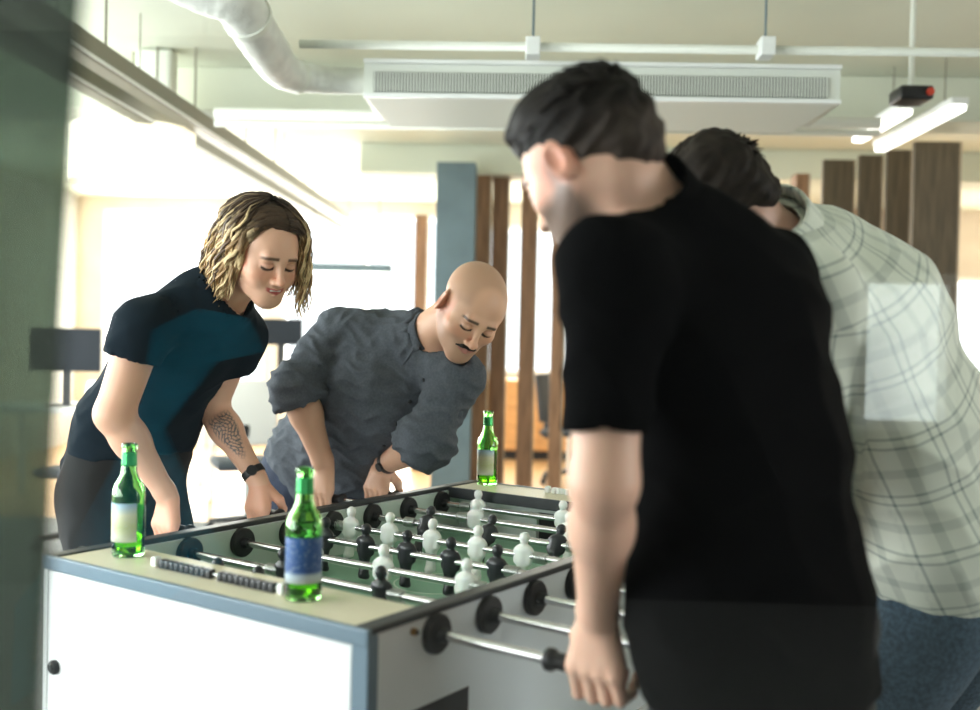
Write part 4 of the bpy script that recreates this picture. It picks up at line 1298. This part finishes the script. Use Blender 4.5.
tb = [(at(394, 358, 3.10), .094), (at(380, 392, 3.10), .104), (at(345, 432, 3.24), .098), (at(322, 462, 3.36), .106), (at(322, 480, 3.40), .110)]
def colb(V, H):
    C = H.colour(V, (.66, .38, .25), (.45, .18, .14), (.05, .03, .02), stubble=((.16, .10, .07), .35), scalp=(.30, .185, .12))
    return C
bald, Bb = build_person('person', 'shaven-headed person with moustache in a grey button-up shirt, bent over the table', K, hb,
    dict(upper=(.052, .044), fore=(.047, .030)), dict(thigh=(.088, .06), calf=(.06, .04)), tb, latb, 1.42, None,
    dict(off=.020, cuff=.022, sleeve=1.0, fore=.22, roll=True, mat=M['chambray'], h=.006,
         neckhole=(K['neck']+nrm(hb.w(0, -.03, -.05)-K['neck'])*.030, nrm(hb.w(0, -.0, -.05)-K['neck'])*.12, .066, .075),
         folds=[(15, .010, 5, (nrm(tb[3][0]-tb[0][0]), .45)), (34, .006, 9, (nrm(K['elR']-K['shR']), 1.6))]),
    M['navy'], colour=colb, zones=[(r6, .11), (r7, .11)], neck_r=.060, hem=[(at(306, 482, 3.38), nrm(tb[3][0]-tb[1][0]))])
nb = nrm(hb.w(0, -.03, -.05)-K['neck'])
collar_ring('collar', bald, M['chambray'], K['neck']+nb*.040, nb, .064, .046, .006, hb.f+np.array([0, 0, -.3]), flare=.010, gap=.75, tips=.065)
def stache(H, body, col):
    F = Field()
    for q_ in (-1, 1):
        H.cone(F, (0, .1015, -.0425), (q_*.016, .0965, -.0455), .0052, .0048, .004); H.cone(F, (q_*.016, .0965, -.0455), (q_*.029, .086, -.053), .0048, .0026, .004)
    V, Q = surface(F, .002); me = np_mesh('moustache', V, Q); V = get_co(me); N = get_no(me)
    set_co(me, V+N*(.0009*waves(V, 700, 2))[:, None]); set_attr(me, 'Col', np.tile(col, (len(V), 1)))
    link('moustache', me, M['haircol'], body)
stache(hb, bald, (.018, .011, .008))
band('wrist_watch', bald, K['elL'], K['wrL'], .90, .031, .010, M['black'], face=CAM-K['wrL'])
# buttons down the front, seated on the cloth
def ray_field(mesh_obj, o, d):
    from mathutils.bvhtree import BVHTree
    bm = bmesh.new(); bm.from_mesh(mesh_obj.data); t = BVHTree.FromBMesh(bm); bm.free()
    return t.ray_cast(Vector(o), Vector(d))
shirt_b = [c for c in bald.children if c.name.startswith('shirt')][0]
for px, py in ((424, 380), (410, 402), (396, 424), (384, 446)):
    tgt = at(px, py, 3.0); hit = ray_field(shirt_b, CAM, nrm(tgt-CAM))
    if hit[0]:
        n = hit[1]; MB().tube([hit[0]-n*.001, hit[0]+n*.0025], .0058, 14).build('button', M['button'], shirt_b, auto=40)

# ---------------------------------------------------------------- man in black, back to the viewer
hk = Head(at(589, 168, 1.43), cv(-.64, -.48, -.58), cv(-.22, 1, -.12), .94)
B_ = dict(neck=at(660, 240, 1.46), shL=at(612, 276, 1.30), shR=at(766, 278, 1.66), elL=at(604, 482, 1.27), elR=at(744, 452, 1.80),
          hipL=at(730, 735, 1.42), hipR=at(800, 715, 1.62))
g0 = np.array([1.135, R0, RZ]); g2 = np.array([1.16, R0+.45, RZ])
B_['handL'] = (g0, FX, nrm([.3, -.28, 1]), nrm([.3, -1, .2]), -1, .0145, 1.04)
B_['handR'] = (g2, FX, nrm([.3, -.1, 1]), nrm([.3, 1, .3]), 1, .0145, 1.04)
for s_ in 'LR': handbits(B_, s_, (0, 0, 0))
for s_, dy in (('L', -.06), ('R', .06)):
    B_['kn'+s_] = ground(B_['hip'+s_], -.08, dy, .50); B_['an'+s_] = ground(B_['hip'+s_], .0, dy, .09)
B_['toe'] = nrm([-1, .1, 0])
latk = nrm(B_['shR']-B_['shL'])
tk = [(at(690, 282, 1.47), .092), (at(714, 325, 1.48), .112), (at(745, 470, 1.50), .104), (at(765, 620, 1.52), .116), (at(768, 700, 1.52), .118)]
def colk(V, H):
    return H.colour(V, (.82, .50, .37), (.5, .25, .2), (.05, .035, .025), stubble=((.10, .075, .06), .85))
man, Bk = build_person('person', 'person in black with short dark hair, back to the viewer, gripping the nearest rod', B_, hk,
    dict(upper=(.047, .041), fore=(.039, .028)), dict(thigh=(.090, .062), calf=(.062, .04)), tk, latk, 1.42, None,
    dict(off=.020, cuff=.020, sleeve=.78, mat=M['blacktee'], h=.007,
         neckhole=(B_['neck']+nrm(hk.w(0, -.03, -.05)-B_['neck'])*.040, nrm(hk.w(0, -.03, -.05)-B_['neck'])*.12, .066, .075),
         torso=[tk[0], tk[1], (at(738, 450, 1.50), .112), (at(752, 600, 1.50), .122), (at(764, 700, 1.50), .130)],
         folds=[(9, .008, 5, (nrm(tk[3][0]-tk[0][0]), .4)), (20, .004, 9, None)]),
    M['darkpants'], colour=colk, zones=[(g0, .12)], neck_r=.060, hem=[(at(770, 688, 1.50), nrm(np.array([0, 0, -1.])))])
nk_ = nrm(hk.w(0, -.045, -.06)-B_['neck'])
collar_ring('collar', man, M['blacktee'], B_['neck']+nk_*.056, nk_, .070, .042, .006, hk.f, flare=.012, gap=.6, tips=.05)
cap_hair('hair', hk, man, M['darkhair'], (.009, .0065, .005), [((0, .030, .096), (.062, .058, .030)), ((0, .0, .092), (.068, .075, .038)), ((0, -.085, .0), (.058, .032, .055))], thick=.012,
    cuts=(((0, .072, .04), (0, 1, -.40)), ((0, .005, -.012), (0, .75, -.65)), ((0, -.06, -.068), (0, .1, -1))), fade=((.10, .075, .06), .5), disp=(80, .003))
ps_, cs_ = short_locks(hk, 520, (.009, .0065, .005), .034, lambda x, y, z: z > .25, lambda x, y, z: np.array([.1, .75, .25+.5*(y > .5)]), r=.0042, lift=.3)
lk = tube_locks('hair', ps_, M['darkhair'], man, cs_)
hr = [c for c in man.children if c.name.startswith('hair') and c is not lk][0]; join_into(hr, lk)

# ---------------------------------------------------------------- man in the plaid shirt
hp = Head(at(717, 213, 1.93), cv(-.62, -.72, -.35), cv(-.60, .78, .10), .97)
P_ = dict(neck=at(780, 252, 2.00), shL=at(806, 296, 1.86), shR=at(856, 286, 2.18), elL=at(800, 440, 1.92), elR=at(815, 430, 2.25),
          hipL=at(935, 618, 2.02), hipR=at(985, 606, 2.24))
h5 = np.array([1.17, R0+.75, RZ]); h7 = np.array([1.04, R0+1.05, RZ])
P_['handL'] = (h5, FX, nrm([.3, -.1, 1]), nrm([.3, -1, .3]), -1, .0145, 1.0)
P_['handR'] = (h7, FX, nrm([.3, .0, 1]), nrm([.3, 1, .3]), 1, .008, 1.0)
for s_ in 'LR': handbits(P_, s_, (0, 0, 0))
for s_, dx, dy in (('L', -.09, -.06), ('R', -.10, .06)):
    P_['kn'+s_] = ground(P_['hip'+s_], dx-.05, dy, .50); P_['an'+s_] = ground(P_['hip'+s_], dx+.0, dy, .09)
P_['toe'] = nrm([-1, .0, 0])
latp = nrm(P_['shR']-P_['shL'])
tpz = [(at(815, 276, 2.04), .092), (at(860, 322, 2.04), .112), (at(905, 420, 2.06), .108), (at(938, 520, 2.09), .112), (at(956, 580, 2.12), .116)]
def colp(V, H):
    return H.colour(V, (.60, .36, .28), (.5, .25, .2), (.05, .035, .025), stubble=((.13, .10, .08), .5))
pm_, Bp = build_person('person', 'person in a pale plaid shirt and blue jeans bent forward at the right edge', P_, hp,
    dict(upper=(.052, .044), fore=(.042, .030)), dict(thigh=(.088, .062), calf=(.060, .042)), tpz, latp, 1.42, None,
    dict(off=.030, cuff=.026, sleeve=1.0, fore=.85, mat=M['plaid'], h=.007,
         neckhole=(P_['neck']+nrm(hp.w(0, -.03, -.05)-P_['neck'])*.040, nrm(hp.w(0, -.03, -.05)-P_['neck'])*.12, .066, .075),
         folds=[(9, .010, 5, (nrm(tpz[3][0]-tpz[0][0]), .45)), (20, .005, 9, None)]),
    M['jeans'], colour=colp, zones=(), neck_r=.058, hem=[(at(950, 612, 2.05), nrm(np.array([.05, 0, -1.])))])
np_ = nrm(hp.w(0, -.06, -.05)-P_['neck'])
collar_ring('collar', pm_, M['plaid'], P_['neck']+np_*.050, np_, .076, .052, .007, hp.f, flare=.016, gap=.6, tips=.06)
cap_hair('hair', hp, pm_, M['darkhair'], (.020, .015, .011), [((0, .02, .095), (.066, .070, .038)), ((0, -.060, .06), (.072, .065, .065)), ((0, -.085, -.01), (.060, .034, .060))], thick=.014,
    cuts=(((0, .078, .04), (0, 1, -.40)), ((0, .005, -.012), (0, .75, -.65)), ((0, -.06, -.070), (0, .1, -1))), disp=(60, .004))
ps_, cs_ = short_locks(hp, 620, (.024, .018, .013), .042, lambda x, y, z: z > -.1, lambda x, y, z: np.array([.25, -.6, -.1]), r=.0042, lift=.02, seed=5)
lk = tube_locks('hair', ps_, M['darkhair'], pm_, cs_)
hr = [c for c in pm_.children if c.name.startswith('hair') and c is not lk][0]; join_into(hr, lk)
